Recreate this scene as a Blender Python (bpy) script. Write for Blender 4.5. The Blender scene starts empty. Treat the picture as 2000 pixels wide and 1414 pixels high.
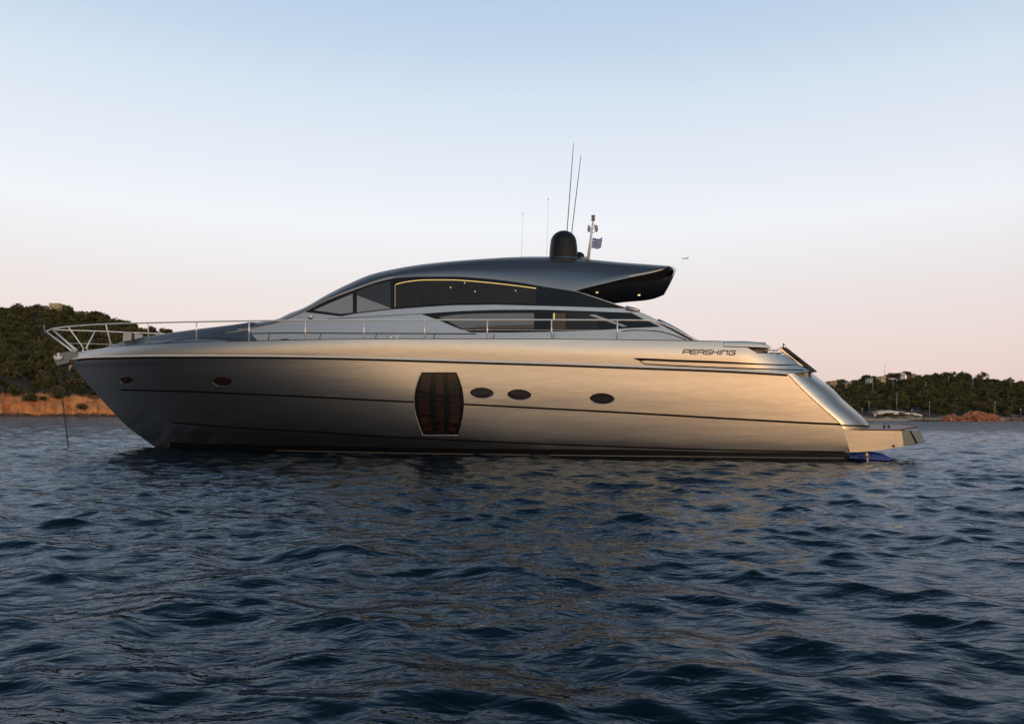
import bpy, math, random
import numpy as np
from mathutils import Vector, Matrix
random.seed(7); rng = np.random.default_rng(7)
SC = bpy.context.scene; COL = SC.collection
R = math.radians

# ------------------------------------------------------------------ camera
F, HX, HY, PHI, CAMH = 1500.0, 1000.0, 812.5, math.atan(0.0065), 1.0
cd = bpy.data.cameras.new('camera'); cam = bpy.data.objects.new('camera', cd); COL.objects.link(cam)
cd.sensor_width = 36.0; cd.lens = 36.0*F/2000.0; cd.shift_y = (HY-707.0)/2000.0
cd.clip_start = 0.05; cd.clip_end = 20000
rt = Vector((math.cos(PHI), 0, math.sin(PHI))); up = Vector((-math.sin(PHI), 0, math.cos(PHI))); bk = Vector((0, -1, 0))
cam.matrix_world = Matrix(((rt.x, up.x, bk.x, 0), (rt.y, up.y, bk.y, 0), (rt.z, up.z, bk.z, CAMH), (0, 0, 0, 1)))
SC.camera = cam

# ------------------------------------------------------------------ sky, sun, exposure
SUN_AZ = Vector((0.34, -0.94, 0)).normalized()          # low sun, behind the camera and to the right
SUN_EL = R(3.0)
w = bpy.data.worlds.new('World'); SC.world = w; w.use_nodes = True
nt = w.node_tree; nt.nodes.clear()
def N(t, **k):
    n = nt.nodes.new(t)
    for a, b in k.items(): setattr(n, a, b)
    return n
L = lambda a, b: nt.links.new(a, b)
tc = N('ShaderNodeTexCoord'); sep = N('ShaderNodeSeparateXYZ'); L(tc.outputs['Generated'], sep.inputs[0])
def ramp(stops):
    r = N('ShaderNodeValToRGB'); e = r.color_ramp.elements
    r.color_ramp.interpolation = 'EASE' if False else 'LINEAR'
    while len(e) > 1: e.remove(e[-1])
    e[0].position = stops[0][0]; e[0].color = (*stops[0][1], 1)
    for p, c in stops[1:]:
        k = e.new(p); k.color = (*c, 1)
    return r
# anti-solar side: dusky pink belt over the horizon rising into pale blue
front = ramp([(0.0, (.66, .50, .52)), (.05, (.735, .575, .585)), (.085, (.745, .605, .61)), (.15, (.755, .675, .69)), (.237, (.81, .81, .855)),
              (.32, (.71, .75, .83)), (.38, (.62, .70, .81)), (.43, (.51, .62, .76)), (.475, (.44, .57, .742)), (.51, (.31, .43, .59)), (.60, (.145, .235, .355)), (.75, (.085, .145, .23)), (1.0, (.055, .095, .16))])
# solar side: after-glow
back = ramp([(0.0, (1.0, .60, .32)), (.05, (1.0, .66, .38)), (.14, (.92, .72, .52)), (.26, (.66, .64, .60)),
             (.42, (.36, .42, .48)), (.65, (.17, .24, .33)), (1.0, (.09, .15, .24))])
side = ramp([(0.0, (.045, .038, .038)), (.08, (.055, .048, .048)), (.2, (.08, .077, .085)), (.45, (.11, .135, .18)), (.7, (.10, .145, .22)), (1.0, (.06, .11, .19))])
for r_ in (front, back, side): L(sep.outputs['Z'], r_.inputs[0])
dot = N('ShaderNodeVectorMath', operation='DOT_PRODUCT'); nrm = N('ShaderNodeVectorMath', operation='NORMALIZE')
flat = N('ShaderNodeVectorMath', operation='MULTIPLY'); flat.inputs[1].default_value = (1, 1, 0)
L(tc.outputs['Generated'], flat.inputs[0]); L(flat.outputs[0], nrm.inputs[0]); L(nrm.outputs[0], dot.inputs[0])
dot.inputs[1].default_value = SUN_AZ
mr = N('ShaderNodeMapRange', interpolation_type='SMOOTHSTEP'); mr.inputs[1].default_value = -0.18; mr.inputs[2].default_value = 1.03
L(dot.outputs['Value'], mr.inputs[0])
mix = N('ShaderNodeMix', data_type='RGBA'); L(mr.outputs[0], mix.inputs[0]); 
ms = N('ShaderNodeMapRange', interpolation_type='SMOOTHSTEP'); ms.inputs[1].default_value = -0.62; ms.inputs[2].default_value = -0.25
L(dot.outputs['Value'], ms.inputs[0])
mixs = N('ShaderNodeMix', data_type='RGBA'); L(ms.outputs[0], mixs.inputs[0]); L(front.outputs[0], mixs.inputs[6]); L(side.outputs[0], mixs.inputs[7]); L(mixs.outputs[2], mix.inputs[6])
boost = N('ShaderNodeMix', data_type='RGBA', blend_type='MULTIPLY'); boost.inputs[0].default_value = 1
L(back.outputs[0], boost.inputs[6]); boost.inputs[7].default_value = (1.66, 1.65, 1.63, 1); L(boost.outputs[2], mix.inputs[7])
bg1 = N('ShaderNodeBackground'); L(mix.outputs[2], bg1.inputs[0]); bg1.inputs[1].default_value = 1.0
sky = N('ShaderNodeTexSky', sky_type='NISHITA', sun_disc=False); sky.sun_elevation = SUN_EL
sky.sun_rotation = math.atan2(SUN_AZ.x, SUN_AZ.y); sky.air_density = 1.0; sky.dust_density = 1.5
bg2 = N('ShaderNodeBackground'); L(sky.outputs[0], bg2.inputs[0]); bg2.inputs[1].default_value = 0.05
addn = N('ShaderNodeAddShader'); L(bg1.outputs[0], addn.inputs[0]); L(bg2.outputs[0], addn.inputs[1])
out = N('ShaderNodeOutputWorld'); L(addn.outputs[0], out.inputs[0])
sd = bpy.data.lights.new('sun', 'SUN'); so = bpy.data.objects.new('sun', sd); COL.objects.link(so)
sd.energy = 0.2; sd.angle = R(8); sd.color = (1.0, .62, .34)
sv = Vector((SUN_AZ.x*math.cos(SUN_EL), SUN_AZ.y*math.cos(SUN_EL), math.sin(SUN_EL)))
so.rotation_euler = sv.to_track_quat('Z', 'Y').to_euler(); so.location = sv*200
SC.view_settings.view_transform = 'Standard'; SC.view_settings.look = 'None'
SC.view_settings.exposure = 0.0; SC.view_settings.gamma = 1.0

# ------------------------------------------------------------------ generic helpers
def pchip(xs, ys):
    xs = np.asarray(xs, float); ys = np.asarray(ys, float)
    o = np.argsort(xs); xs = xs[o]; ys = ys[o]
    h = np.diff(xs); d = np.diff(ys)/h; n = len(xs); m = np.zeros(n)
    if n == 2: m[:] = d[0]
    else:
        for i in range(1, n-1):
            if d[i-1]*d[i] > 0:
                w1 = 2*h[i]+h[i-1]; w2 = h[i]+2*h[i-1]; m[i] = (w1+w2)/(w1/d[i-1]+w2/d[i])
        m[0] = d[0]; m[-1] = d[-1]
    def f(x):
        i = min(max(int(np.searchsorted(xs, x))-1, 0), n-2)
        if x < xs[0]: return ys[0]+m[0]*(x-xs[0])
        if x > xs[-1]: return ys[-1]+m[-1]*(x-xs[-1])
        t = (x-xs[i])/h[i]
        return (2*t**3-3*t*t+1)*ys[i]+(t**3-2*t*t+t)*h[i]*m[i]+(-2*t**3+3*t*t)*ys[i+1]+(t**3-t*t)*h[i]*m[i+1]
    return f
def line(pts, smooth=True):
    xs = [p[0] for p in pts]; ys = [p[1] for p in pts]
    return pchip(xs, ys) if smooth else (lambda x: float(np.interp(x, xs, ys)))
def mesh(name, V, Fc, mat=None, parent=None, smooth=True, auto=None, mats=None, fmat=None):
    me = bpy.data.meshes.new(name); me.from_pydata([tuple(map(float, v)) for v in V], [], [tuple(f) for f in Fc]); me.update()
    for m in (mats or ([mat] if mat else [])): me.materials.append(m)
    if fmat is not None: me.polygons.foreach_set('material_index', fmat)
    if smooth:
        me.polygons.foreach_set('use_smooth', [True]*len(me.polygons))
        if auto: me.set_sharp_from_angle(angle=R(auto))
    o = bpy.data.objects.new(name, me); COL.objects.link(o)
    if parent: o.parent = parent
    return o
class MB:
    def __init__(s): s.v = []; s.f = []; s.m = []
    def add(s, V, Fc, mi=0):
        b = len(s.v); s.v += [tuple(map(float, p)) for p in V]; s.f += [tuple(i+b for i in f) for f in Fc]; s.m += [mi]*len(Fc); return s
    def grid(s, rows, mi=0, flip=False):
        n = len(rows[0]); V = [p for r in rows for p in r]
        Fc = []
        for i in range(len(rows)-1):
            for j in range(n-1):
                q = (i*n+j, i*n+j+1, (i+1)*n+j+1, (i+1)*n+j)
                Fc.append(q[::-1] if flip else q)
        return s.add(V, Fc, mi)
    def box(s, c, h, mi=0, M=None):
        V = [Vector((c[0]+a*h[0], c[1]+b*h[1], c[2]+d*h[2])) for a in (-1, 1) for b in (-1, 1) for d in (-1, 1)]
        if M: V = [M @ v for v in V]
        return s.add(V, [(0, 1, 3, 2), (4, 6, 7, 5), (0, 4, 5, 1), (2, 3, 7, 6), (0, 2, 6, 4), (1, 5, 7, 3)], mi)
    def tube(s, pts, r, n=8, mi=0, cap=True):
        P = [Vector(p) for p in pts]; k = len(P); rr = r if hasattr(r, '__len__') else [r]*k
        V = []; prev = None
        for i in range(k):
            t = (P[min(i+1, k-1)]-P[max(i-1, 0)]).normalized()
            if prev is None:
                a = t.orthogonal().normalized()
            else:
                a = (prev-t*prev.dot(t)).normalized()
            prev = a; b = t.cross(a)
            for j in range(n):
                an = 2*math.pi*j/n; V.append(P[i]+(a*math.cos(an)+b*math.sin(an))*rr[i])
        Fc = [(i*n+j, i*n+(j+1) % n, (i+1)*n+(j+1) % n, (i+1)*n+j) for i in range(k-1) for j in range(n)]
        if cap: Fc += [tuple(range(n))[::-1], tuple(range((k-1)*n, k*n))]
        return s.add(V, Fc, mi)
    def lathe(s, c, prof, n=24, mi=0, axis=None):
        ax = (axis or Vector((0, 0, 1))).normalized(); a = ax.orthogonal().normalized(); b = ax.cross(a); c = Vector(c); V = []
        for r_, z_ in prof:
            for j in range(n):
                an = 2*math.pi*j/n; V.append(c+ax*z_+(a*math.cos(an)+b*math.sin(an))*r_)
        k = len(prof)
        Fc = [(i*n+j, i*n+(j+1) % n, (i+1)*n+(j+1) % n, (i+1)*n+j) for i in range(k-1) for j in range(n)]
        return s.add(V, Fc, mi)
    def build(s, name, mat=None, parent=None, smooth=True, auto=None, mats=None):
        if parent is not None and parent.get('sided') and not mats:      # port and starboard pieces become objects of their own
            par = list(range(len(s.v)))
            def find(a):
                while par[a] != a: par[a] = par[par[a]]; a = par[a]
                return a
            for f in s.f:
                for b in f[1:]: par[find(b)] = find(f[0])
            lo, hi = {}, {}
            for i, p in enumerate(s.v):
                r = find(i); lo[r] = min(lo.get(r, 9), p[1]); hi[r] = max(hi.get(r, -9), p[1])
            if all(lo[r] > 0 or hi[r] < 0 for r in lo) and any(lo[r] > 0 for r in lo) and any(hi[r] < 0 for r in lo):
                res = []
                for sg in (1, -1):
                    keep = [i for i in range(len(s.v)) if (lo[find(i)] > 0) == (sg > 0)]; ix = {a: k for k, a in enumerate(keep)}
                    o = mesh(name, [s.v[i] for i in keep], [[ix[i] for i in f] for f in s.f if f[0] in ix], mat, parent, smooth, auto); o['sided'] = 1; res.append(o)
                return res[0]
            o = mesh(name, s.v, s.f, mat, parent, smooth, auto); o['sided'] = 1; return o
        return mesh(name, s.v, s.f, mat, parent, smooth, auto, mats, s.m if mats else None)
def tag(o, label=None, cat=None, group=None, kind=None):
    for k, v in (('label', label), ('category', cat), ('group', group), ('kind', kind)):
        if v: o[k] = v
    return o
def empty(name, loc=(0, 0, 0), rz=0.0):
    o = bpy.data.objects.new(name, None); COL.objects.link(o); o.location = loc; o.rotation_euler = (0, 0, rz); o.empty_display_size = .3
    return o

# ------------------------------------------------------------------ materials
def mat(name, col, rough=.5, metal=0.0, coat=0.0, spec=.5, emit=None, es=0.0, noise=None, bump=None, coatr=.05):
    m = bpy.data.materials.new(name); m.use_nodes = True; t = m.node_tree; p = t.nodes['Principled BSDF']
    p.inputs['Base Color'].default_value = (*col, 1); p.inputs['Roughness'].default_value = rough; p.inputs['Metallic'].default_value = metal
    p.inputs['Coat Weight'].default_value = coat; p.inputs['Coat Roughness'].default_value = coatr; p.inputs['Specular IOR Level'].default_value = spec
    if emit: p.inputs['Emission Color'].default_value = (*emit, 1); p.inputs['Emission Strength'].default_value = es
    if noise or bump:
        co = t.nodes.new('ShaderNodeTexCoord')
    if noise:                                           # noise = (scale, second colour, stretch)
        mp = t.nodes.new('ShaderNodeMapping'); mp.inputs['Scale'].default_value = noise[2] if len(noise) > 2 else (1, 1, 1)
        nz = t.nodes.new('ShaderNodeTexNoise'); nz.inputs['Scale'].default_value = noise[0]; nz.inputs['Detail'].default_value = 6; nz.inputs['Roughness'].default_value = .6
        rp = t.nodes.new('ShaderNodeMapRange'); rp.inputs[1].default_value = .36; rp.inputs[2].default_value = .64
        mx = t.nodes.new('ShaderNodeMix'); mx.data_type = 'RGBA'
        mx.inputs[6].default_value = (*col, 1); mx.inputs[7].default_value = (*noise[1], 1)
        t.links.new(co.outputs['Object'], mp.inputs[0]); t.links.new(mp.outputs[0], nz.inputs['Vector']); t.links.new(nz.outputs[0], rp.inputs[0])
        t.links.new(rp.outputs[0], mx.inputs[0]); t.links.new(mx.outputs[2], p.inputs['Base Color'])
    if bump:                                            # bump = (scale, distance, stretch)
        mp2 = t.nodes.new('ShaderNodeMapping'); mp2.inputs['Scale'].default_value = bump[2] if len(bump) > 2 else (1, 1, 1)
        n2 = t.nodes.new('ShaderNodeTexNoise'); n2.inputs['Scale'].default_value = bump[0]; n2.inputs['Detail'].default_value = 4
        b = t.nodes.new('ShaderNodeBump'); b.inputs['Distance'].default_value = bump[1]; b.inputs['Strength'].default_value = 1
        t.links.new(co.outputs['Object'], mp2.inputs[0]); t.links.new(mp2.outputs[0], n2.inputs['Vector']); t.links.new(n2.outputs[0], b.inputs['Height'])
        t.links.new(b.outputs[0], p.inputs['Normal'])
    return m
M_hull = mat('hull_paint', (.60, .535, .465), .31, 1.0, .15, bump=(1.0, .0075, (.33, 1, 2.0)), noise=(14, (.56, .50, .44), (.2, 1, 1)), coatr=.12)
M_deck = mat('deck_paint_shaded', (.25, .237, .23), .34, .95, .1, bump=(1.0, .004, (.4, 1, 1)))  # same paint as the cabin, dimmer mirrored sky put into its colour
M_cabin = mat('cabin_paint_lit', (.56, .525, .495), .34, .95, .15, bump=(1.0, .004, (.4, 1, 1)), coatr=.1)  # lighter copy of the foredeck's paint, brightness put into the colour
M_roof = mat('roof_paint', (.275, .262, .252), .32, .95, .05, bump=(1.2, .004), coatr=.1)
for m_ in (M_deck, M_roof): m_.node_tree.nodes['Principled BSDF'].inputs['Specular Tint'].default_value = (.30, .31, .33, 1)
M_black = mat('black_gloss', (.007, .007, .0075), .14, 0, .0, .3)
M_seam = mat('dark_seam', (.004, .0035, .003), .6, spec=.15)
M_boot = mat('black_bottom_paint', (.006, .006, .007), .38)
M_line = mat('pale_stripe', (.42, .38, .33), .4)
M_wline = mat('waterline_paint', (.20, .175, .15), .5)
M_chrome = mat('polished_steel', (.88, .85, .80), .24, .45)
M_rail = mat('satin_rub_rail', (.86, .82, .76), .3, .25)
M_steel = mat('brushed_steel', (.55, .54, .52), .3, 1.0)
M_glassd = mat('tinted_glass', (.032, .025, .019), .08, 0, 0, .3, noise=(1.2, (.020, .016, .013)))
M_glassl = mat('pale_tinted_glass', (.27, .29, .31), .08, 0, 0, .5)
M_glassm = mat('grey_tinted_glass', (.19, .19, .195), .08, 0, 0, .5)
M_port = mat('porthole_glass', (.022, .011, .008), .05, 0, 0, .6)
M_teak = mat('teak', (.52, .36, .30), .7, noise=(9, (.44, .29, .23), (1, 12, 1)))
M_grey = mat('grey_gelcoat', (.30, .30, .30), .35, .3, .3)
M_white = mat('white_gelcoat', (.78, .77, .74), .35)
M_led = mat('led_strip', (.9, .7, .3), .4, emit=(1.0, .72, .22), es=.6)
M_lamp = mat('downlight_glow', (1, .8, .5), .4, emit=(1.0, .74, .36), es=1.2)
M_curtain = mat('curtain', (.07, .048, .032), .7, noise=(30, (.12, .085, .055), (6, 1, .4)))
M_rad = mat('radome_black', (.010, .010, .010), .42, spec=.25)
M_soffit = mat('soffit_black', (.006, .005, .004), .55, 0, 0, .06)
M_ant = mat('antenna_grey', (.16, .16, .17), .4)
M_chain = mat('galvanised_chain', (.05, .05, .05), .5, .6)
M_blue = mat('blue_antifouling', (.016, .085, .55), .5, 0, 0)
M_fin = mat('charcoal_paint', (.045, .044, .046), .5, 0, 0, .3)

# ------------------------------------------------------------------ yacht frame: x to the bow, y to port (towards the camera), z up
AA = R(7.5)
U = Vector((-math.cos(AA), math.sin(AA), 0)); NN = Vector((-math.sin(AA), -math.cos(AA), 0))
ORG = Vector((7.9, 18.1, 0))-NN*2.3
yacht = empty('motor_yacht', ORG, math.pi-AA)
tag(yacht, 'sleek champagne silver motor yacht lying at anchor with a swept hardtop and black side windows', 'motor yacht')
yacht['sided'] = 1
CO = Vector((-ORG.dot(U), -ORG.dot(NN), CAMH))
def ray(px, py):
    a = (px-HX)/F; b = (HY-py)/F
    d = Vector((a*rt.x+b*up.x, 1.0, a*rt.z+b*up.z))
    return Vector((d.dot(U), d.dot(NN), d.z))
def on_t(px, py, t):
    d = ray(px, py); k = (t-CO.y)/d.y; return CO+d*k
def on_z(px, py, z):
    d = ray(px, py); k = (z-CO.z)/d.z; return CO+d*k
def on_s(px, py, s):
    d = ray(px, py); k = (s-CO.x)/d.x; return CO+d*k
def hit(px, py, surf, off=0.0):
    t = 2.0
    for _ in range(40):
        p = on_t(px, py, t); t = .3*t+.7*(surf(p.x, p.z)+off)
    return on_t(px, py, t)
def mir(p): return Vector((p[0], -p[1], p[2]))
def frange(a, b, n): return [a+(b-a)*i/(n-1) for i in range(n)]
def strip(top, bot, xs, surf, off, rows=3):
    """sheet between two lines, laid on a surface and standing off it"""
    return [[hit(x, bot(x)+(top(x)-bot(x))*k/rows, surf, off) for x in xs] for k in range(rows+1)]
def sheet(name, top, bot, xs, surf, off, m, parent, rows=3, both=False):
    g = strip(top, bot, xs, surf, off, rows); mb = MB(); mb.grid(g)
    if both: mb.grid([[mir(p) for p in r] for r in g], flip=True)
    return mb.build(name, m, parent)

smooth = lambda a, b, x: (lambda t: t*t*(3-2*t))(min(max((x-a)/(b-a), 0), 1))
# stem profile and hull form
stem_px = [(150, 685), (143, 690), (137, 697), (135, 704), (149, 722), (164, 741), (190, 771), (218, 802), (252, 836), (286, 861), (306, 875.5)]
sp = [on_t(x, y, 0.0) for x, y in stem_px]
sp.append(Vector((sp[-1].x-1.1, 0, sp[-1].z-.5)))
sstem = pchip([p.z for p in sp], [p.x for p in sp])
BR = 2.62
def gtaper(s, z, w_):
    w_ = min(max(w_, 0), 1); Lw = 12.0-1.2*w_; p = 1.98+.32*w_
    u = min(max((sstem(z)-s)/Lw, 0.0), 1.0)
    return 1-(1-u)**p
RAIL = line([(134, 703), (146, 701), (162, 699), (190, 697.5), (234, 696.3), (300, 695), (400, 694.8), (500, 695.3), (650, 697.5), (800, 701.7),
             (950, 706.3), (1100, 711), (1250, 716.5), (1400, 722), (1470, 725.5), (1537, 729.5), (1600, 733)])
rp_ = [hit(x, RAIL(x), lambda s, z: BR*gtaper(s, z, 1.0)) for x in [134, 137, 142, 150, 160, 175, 200, 234, 300, 400, 500, 650, 800, 950, 1100, 1250, 1400, 1470, 1537, 1600]]
zr = pchip([p.x for p in rp_], [p.z for p in rp_])
Bw = pchip([-.4, 0, .10, .2, .5, .75, 1.0], [1.55, 2.20, 2.31, 2.41, 2.545, 2.60, BR])
Bu = pchip([0, .3, .6, .85, 1.1], [BR, 2.63, 2.595, 2.50, 2.30])
def T(s, z):
    r_ = zr(s); w_ = z/r_
    if z <= r_: b = BR-(BR-Bw(max(w_, -.4)))*(.92-.62*smooth(13, -.3, s))
    else:
        b = Bu(z-r_)
        if s < 2.6: b -= .34*((2.6-s)/1.6)**2*min((z-r_)/.4, 1.2)
    return b*gtaper(s, z, w_)

# hull below the rub rail, both sides
g1 = line([(225, 761.5), (250, 762), (360, 764.6), (480, 769.6), (600, 775), (760, 783), (906, 789.6), (1060, 797.5), (1240, 807), (1420, 817.4), (1600, 827), (1640, 828.6), (1694, 831)])
g2 = line([(330, 824.5), (360, 827), (480, 836.6), (600, 843), (760, 853), (1000, 864.5), (1200, 872), (1420, 879), (1640, 882.5), (1660, 883)])
aft_px = [(1538, 729.5), (1541, 733), (1574, 767), (1607, 797), (1641, 827.5), (1645, 833), (1655, 855), (1664, 882), (1652, 888), (1648, 905), (1640, 930)]
ap = [hit(x, y, T) for x, y in aft_px]
saft = line([(p.z, p.x) for p in sorted(ap, key=lambda p: p.z)], False)
def hull_side():
    nv, nu = 44, 110; rows = []
    us = [1-(1-i/(nu-1))**1.7 for i in range(nu)]
    for i in range(nv):
        v = i/(nv-1); row = []
        zf = lambda s: -.45+(zr(s)+.45)*v
        s1 = sp[3].x
        for _ in range(30): s1 = .5*s1+.5*sstem(zf(s1))
        s0 = 0.5
        for _ in range(30): s0 = .5*s0+.5*saft(zf(s0))
        for u in us:
            s = s0+(s1-s0)*u; z = zf(s); row.append(Vector((s, T(s, z) if u < 1 else 0.0, z)))
        rows.append(row)
    return rows
hs = hull_side(); mb = MB(); mb.grid(hs, flip=True); mb.grid([[mir(p) for p in r] for r in hs])
mb.grid([[r[0], mir(r[0])] for r in hs])                                    # transom closing
hull = mb.build('hull', M_hull, yacht, auto=50)
# bottom paint and stripes
X = lambda a, b, n: frange(a, b, n)
boot_top = line([(318, 862), (400, 866), (600, 870), (760, 873.6), (1000, 876.5), (1240, 878.6), (1420, 882.3), (1640, 883.3), (1656, 884)])
def zline(z):                                            # pixel-free: constant height line on the hull
    return z
def hullband(name, z0f, z1f, s0, s1, off, m, parent, rows=4, n=90):
    g = []
    for k in range(rows+1):
        row = []
        for i in range(n):
            s = s0+(s1-s0)*i/(n-1); z = z0f(s)+(z1f(s)-z0f(s))*k/rows
            row.append(Vector((s, T(s, z)+off, z)))
        g.append(row)
    b_ = MB(); b_.grid(g, flip=True); b_.grid([[mir(p) for p in r] for r in g]); return b_.build(name, m, parent)
bt = [hit(x, boot_top(x), T) for x in X(330, 1656, 24)]
btz = pchip([p.x for p in bt], [p.z for p in bt])
s_b0, s_b1 = bt[-1].x, bt[0].x
hullband('boot_stripe', lambda s: -.42, btz, s_b0, s_b1, .006, M_boot, hull)
wl_line = line([(540, 879.5), (760, 884.4), (1000, 887.8), (1240, 890.4), (1400, 892), (1650, 894.6)])
wl = [hit(x, wl_line(x), T) for x in X(540, 1648, 20)]; wlz = pchip([p.x for p in wl], [p.z for p in wl])
hullband('waterline_stripe', lambda s: wlz(s)-.010, lambda s: wlz(s)+.010, wl[-1].x, wl[0].x, .010, M_wline, hull, 1)
xs1 = X(240, 1692, 120)
def tstern(s, z): return T(s, z)
sheet('hull_groove', lambda x: g1(x)-1.5-.5*(x-236)/1400, lambda x: g1(x)+1.5+.6*(x-236)/1400, X(236, 806, 50)+[809], T, .004, M_seam, hull, 1)
sheet('hull_groove', lambda x: g1(x)-1.5-.5*(x-236)/1400, lambda x: g1(x)+1.5+.6*(x-236)/1400, [905]+X(908, 1642, 50), T, .004, M_seam, hull, 1)
sheet('hull_groove', lambda x: g2(x)-1.4, lambda x: g2(x)+1.3, X(335, 1650, 90), T, .004, M_seam, hull, 1)
sheet('hull_groove', lambda x: RAIL(x)+1.6, lambda x: RAIL(x)+5.4, X(150, 1538, 110), T, .005, M_seam, hull, 1)
# rub rail: half-round polished strip
rr_pts = [hit(x, RAIL(x), T, .012) for x in X(134.5, 1537, 150)]
mb = MB(); mb.tube(rr_pts, .030, 8); mb.tube([mir(p) for p in rr_pts], .030, 8); mb.build('rub_rail', M_rail, yacht)

# topsides between the rub rail and the deck edge
SHEER = line([(135, 701), (140, 693), (146, 690), (154, 687.5), (162, 686), (188, 682), (215, 679), (250, 676.3), (290, 674), (384, 669.3), (486, 666), (595, 663.6), (710, 662.3), (829, 662),
              (951, 662), (1077, 662.3), (1205, 663.5), (1300, 664.8), (1369, 666), (1412, 666.8)])
UP2 = line([(1412, 666.8), (1413.5, 676), (1457, 677.5), (1479, 690), (1531.5, 692.2), (1561, 711.8), (1582, 724.5)], False)
up_top = lambda x: SHEER(x) if x <= 1412 else UP2(x)
low_top = lambda x: RAIL(x) if x < 1540 else 729.7-(x-1540)*.09
xs = [134.5, 137, 140, 144, 149, 155, 162, 172, 185, 200]+X(215, 1405, 90)+[1412, 1413.5]+X(1420, 1457, 5)+[1468, 1479]+X(1490, 1531.5, 5)+X(1538, 1581, 7)
tops = strip(up_top, low_top, xs, T, 0.0, 8)
mb = MB(); mb.grid(tops, flip=False); mb.grid([[mir(p) for p in r] for r in tops], flip=True)
top_edge = tops[-1]
inn = [[Vector((p.x, max(p.y-.10, 0), p.z)) for p in top_edge], [Vector((p.x, max(p.y-.12, 0), p.z-.35)) for p in top_edge]]
mb.grid([top_edge]+inn); mb.grid([[mir(p) for p in r] for r in [top_edge]+inn], flip=True)
topside = mb.build('topside', M_hull, yacht, auto=40)
# fine toe line along the deck edge
sheet('deck_edge_trim', lambda x: SHEER(x)-.7, lambda x: SHEER(x)+.5, X(440, 1410, 80), T, .006, M_fin, topside, 1)
# black slots
slot_u_t = line([(1235.7, 699.3), (1259, 699.8), (1320, 702.5), (1400, 705.4), (1470, 709.2), (1542, 712), (1561, 711.9)])
slot_u_b = line([(1235.7, 699.9), (1250, 705.2), (1262, 704.2), (1320, 706.9), (1400, 709.6), (1470, 712.3), (1534, 714.2), (1561, 712.4)], False)
sheet('air_intake', slot_u_t, slot_u_b, [1235.7, 1240, 1245, 1250, 1256, 1262]+X(1280, 1560, 16), T, .006, M_seam, topside, 1)
slot_l_t = line([(1250, 705), (1259, 710.2), (1320, 713.2), (1400, 716.5), (1470, 719), (1575, 722.3)], False)
slot_l_b = line([(1250, 706.6), (1259, 712.4), (1320, 715.7), (1400, 718.9), (1470, 721.8), (1575, 723.6)], False)
sheet('air_intake', slot_l_t, slot_l_b, [1250, 1254, 1259]+X(1275, 1570, 16), T, .006, M_seam, topside, 1)
# lettering
LET = {'P': [[(0, 0), (0, 1), (.95, 1), (1, .9), (1, .45), (.9, .38), (.12, .38)]],
       'E': [[(1, 1), (.1, 1), (0, .88), (0, .12), (.1, 0), (1, 0)], [(.05, .5), (.88, .5)]],
       'R': [[(0, 0), (0, .88), (.1, 1), (.9, 1), (1, .88), (1, 0)], [(.0, .42), (1, .42)]],
       'S': [[(1, 1), (.08, 1), (0, .9), (0, .6), (.08, .5), (.92, .5), (1, .4), (1, .1), (.92, 0), (0, 0)]],
       'H': [[(0, 0), (0, 1)], [(1, 0), (1, 1)], [(0, .52), (1, .52)]], 'I': [[(.5, 0), (.5, 1)]],
       'N': [[(0, 0), (0, 1), (.9, 1), (1, .88), (1, 0)]],
       'G': [[(1, 1), (.1, 1), (0, .9), (0, .1), (.1, 0), (.9, 0), (1, .12), (1, .52), (.5, .52)]]}
def lettering():
    b_ = MB()
    for ch, xb, wd in zip('PERSHING', (205, 425, 640, 862, 1085, 1298, 1365, 1588), (182, 172, 178, 180, 168, 30, 165, 175)):
        for st in LET[ch]:
            q = []
            for a, c in st:
                cx = xb+a*wd+c*42; q.append(Vector((1320+cx*.065, 675+(243+(cx-200)*.0235-c*122)*.065, 0)))
            hw = 1.0
            for i in range(len(q)-1):
                d = (q[i+1]-q[i]).normalized(); nx = Vector((-d.y, d.x, 0))*hw; e = d*hw*.75
                quad = [q[i]-e-nx, q[i+1]+e-nx, q[i+1]+e+nx, q[i]-e+nx]
                b_.add([hit(p.x, p.y, T, .008+.0004*i) for p in quad], [(0, 1, 2, 3)])
    return b_
lettering().build('name_lettering', mat('lettering_brown', (.035, .026, .018), .35), topside, smooth=False)

# aft coaming cap with the fairlead opening under it
cap_t = line([(1413, 666.8), (1450, 667), (1477.5, 668.8), (1492, 671.8), (1504.5, 677), (1508, 680)])
cap_b = line([(1413, 676), (1456, 677.2), (1494, 678.8), (1508, 680.4)], False)
g = strip(cap_t, cap_b, X(1413.6, 1508, 18), T, .012, 4); e = g[-1]
g2_ = g+[[Vector((p.x, p.y-.04, p.z+.012)) for p in e], [Vector((p.x, p.y-.5, p.z+.02)) for p in e], [Vector((p.x, p.y-.5, p.z-.2)) for p in e]]
mb = MB(); mb.grid(g2_); mb.grid([[mir(p) for p in r] for r in g2_], flip=True); mb.build('coaming_cap', M_hull, yacht)
sheet('cap_seam', lambda x: cap_b(x)-.2, lambda x: cap_b(x)+1.0, X(1413, 1495, 14), T, .014, M_seam, yacht, 1)
mb = MB()
for s_ in (1, -1):
    for px in (1500, 1512):
        p = hit(px, 690, T, -.10); p.y *= s_; mb.tube([p-Vector((0, 0, .04)), p+Vector((0, 0, .09))], .022, 8)
    a = hit(1496, 684, T, -.10); c_ = hit(1519, 684.5, T, -.10); a.y *= s_; c_.y *= s_; mb.tube([a, c_], .022, 8)
mb.build('mooring_cleat', M_chrome, yacht)
mb = MB(); p0 = hit(1460, 692, T, -.32); p1 = hit(1496, 693, T, -.32)
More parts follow.
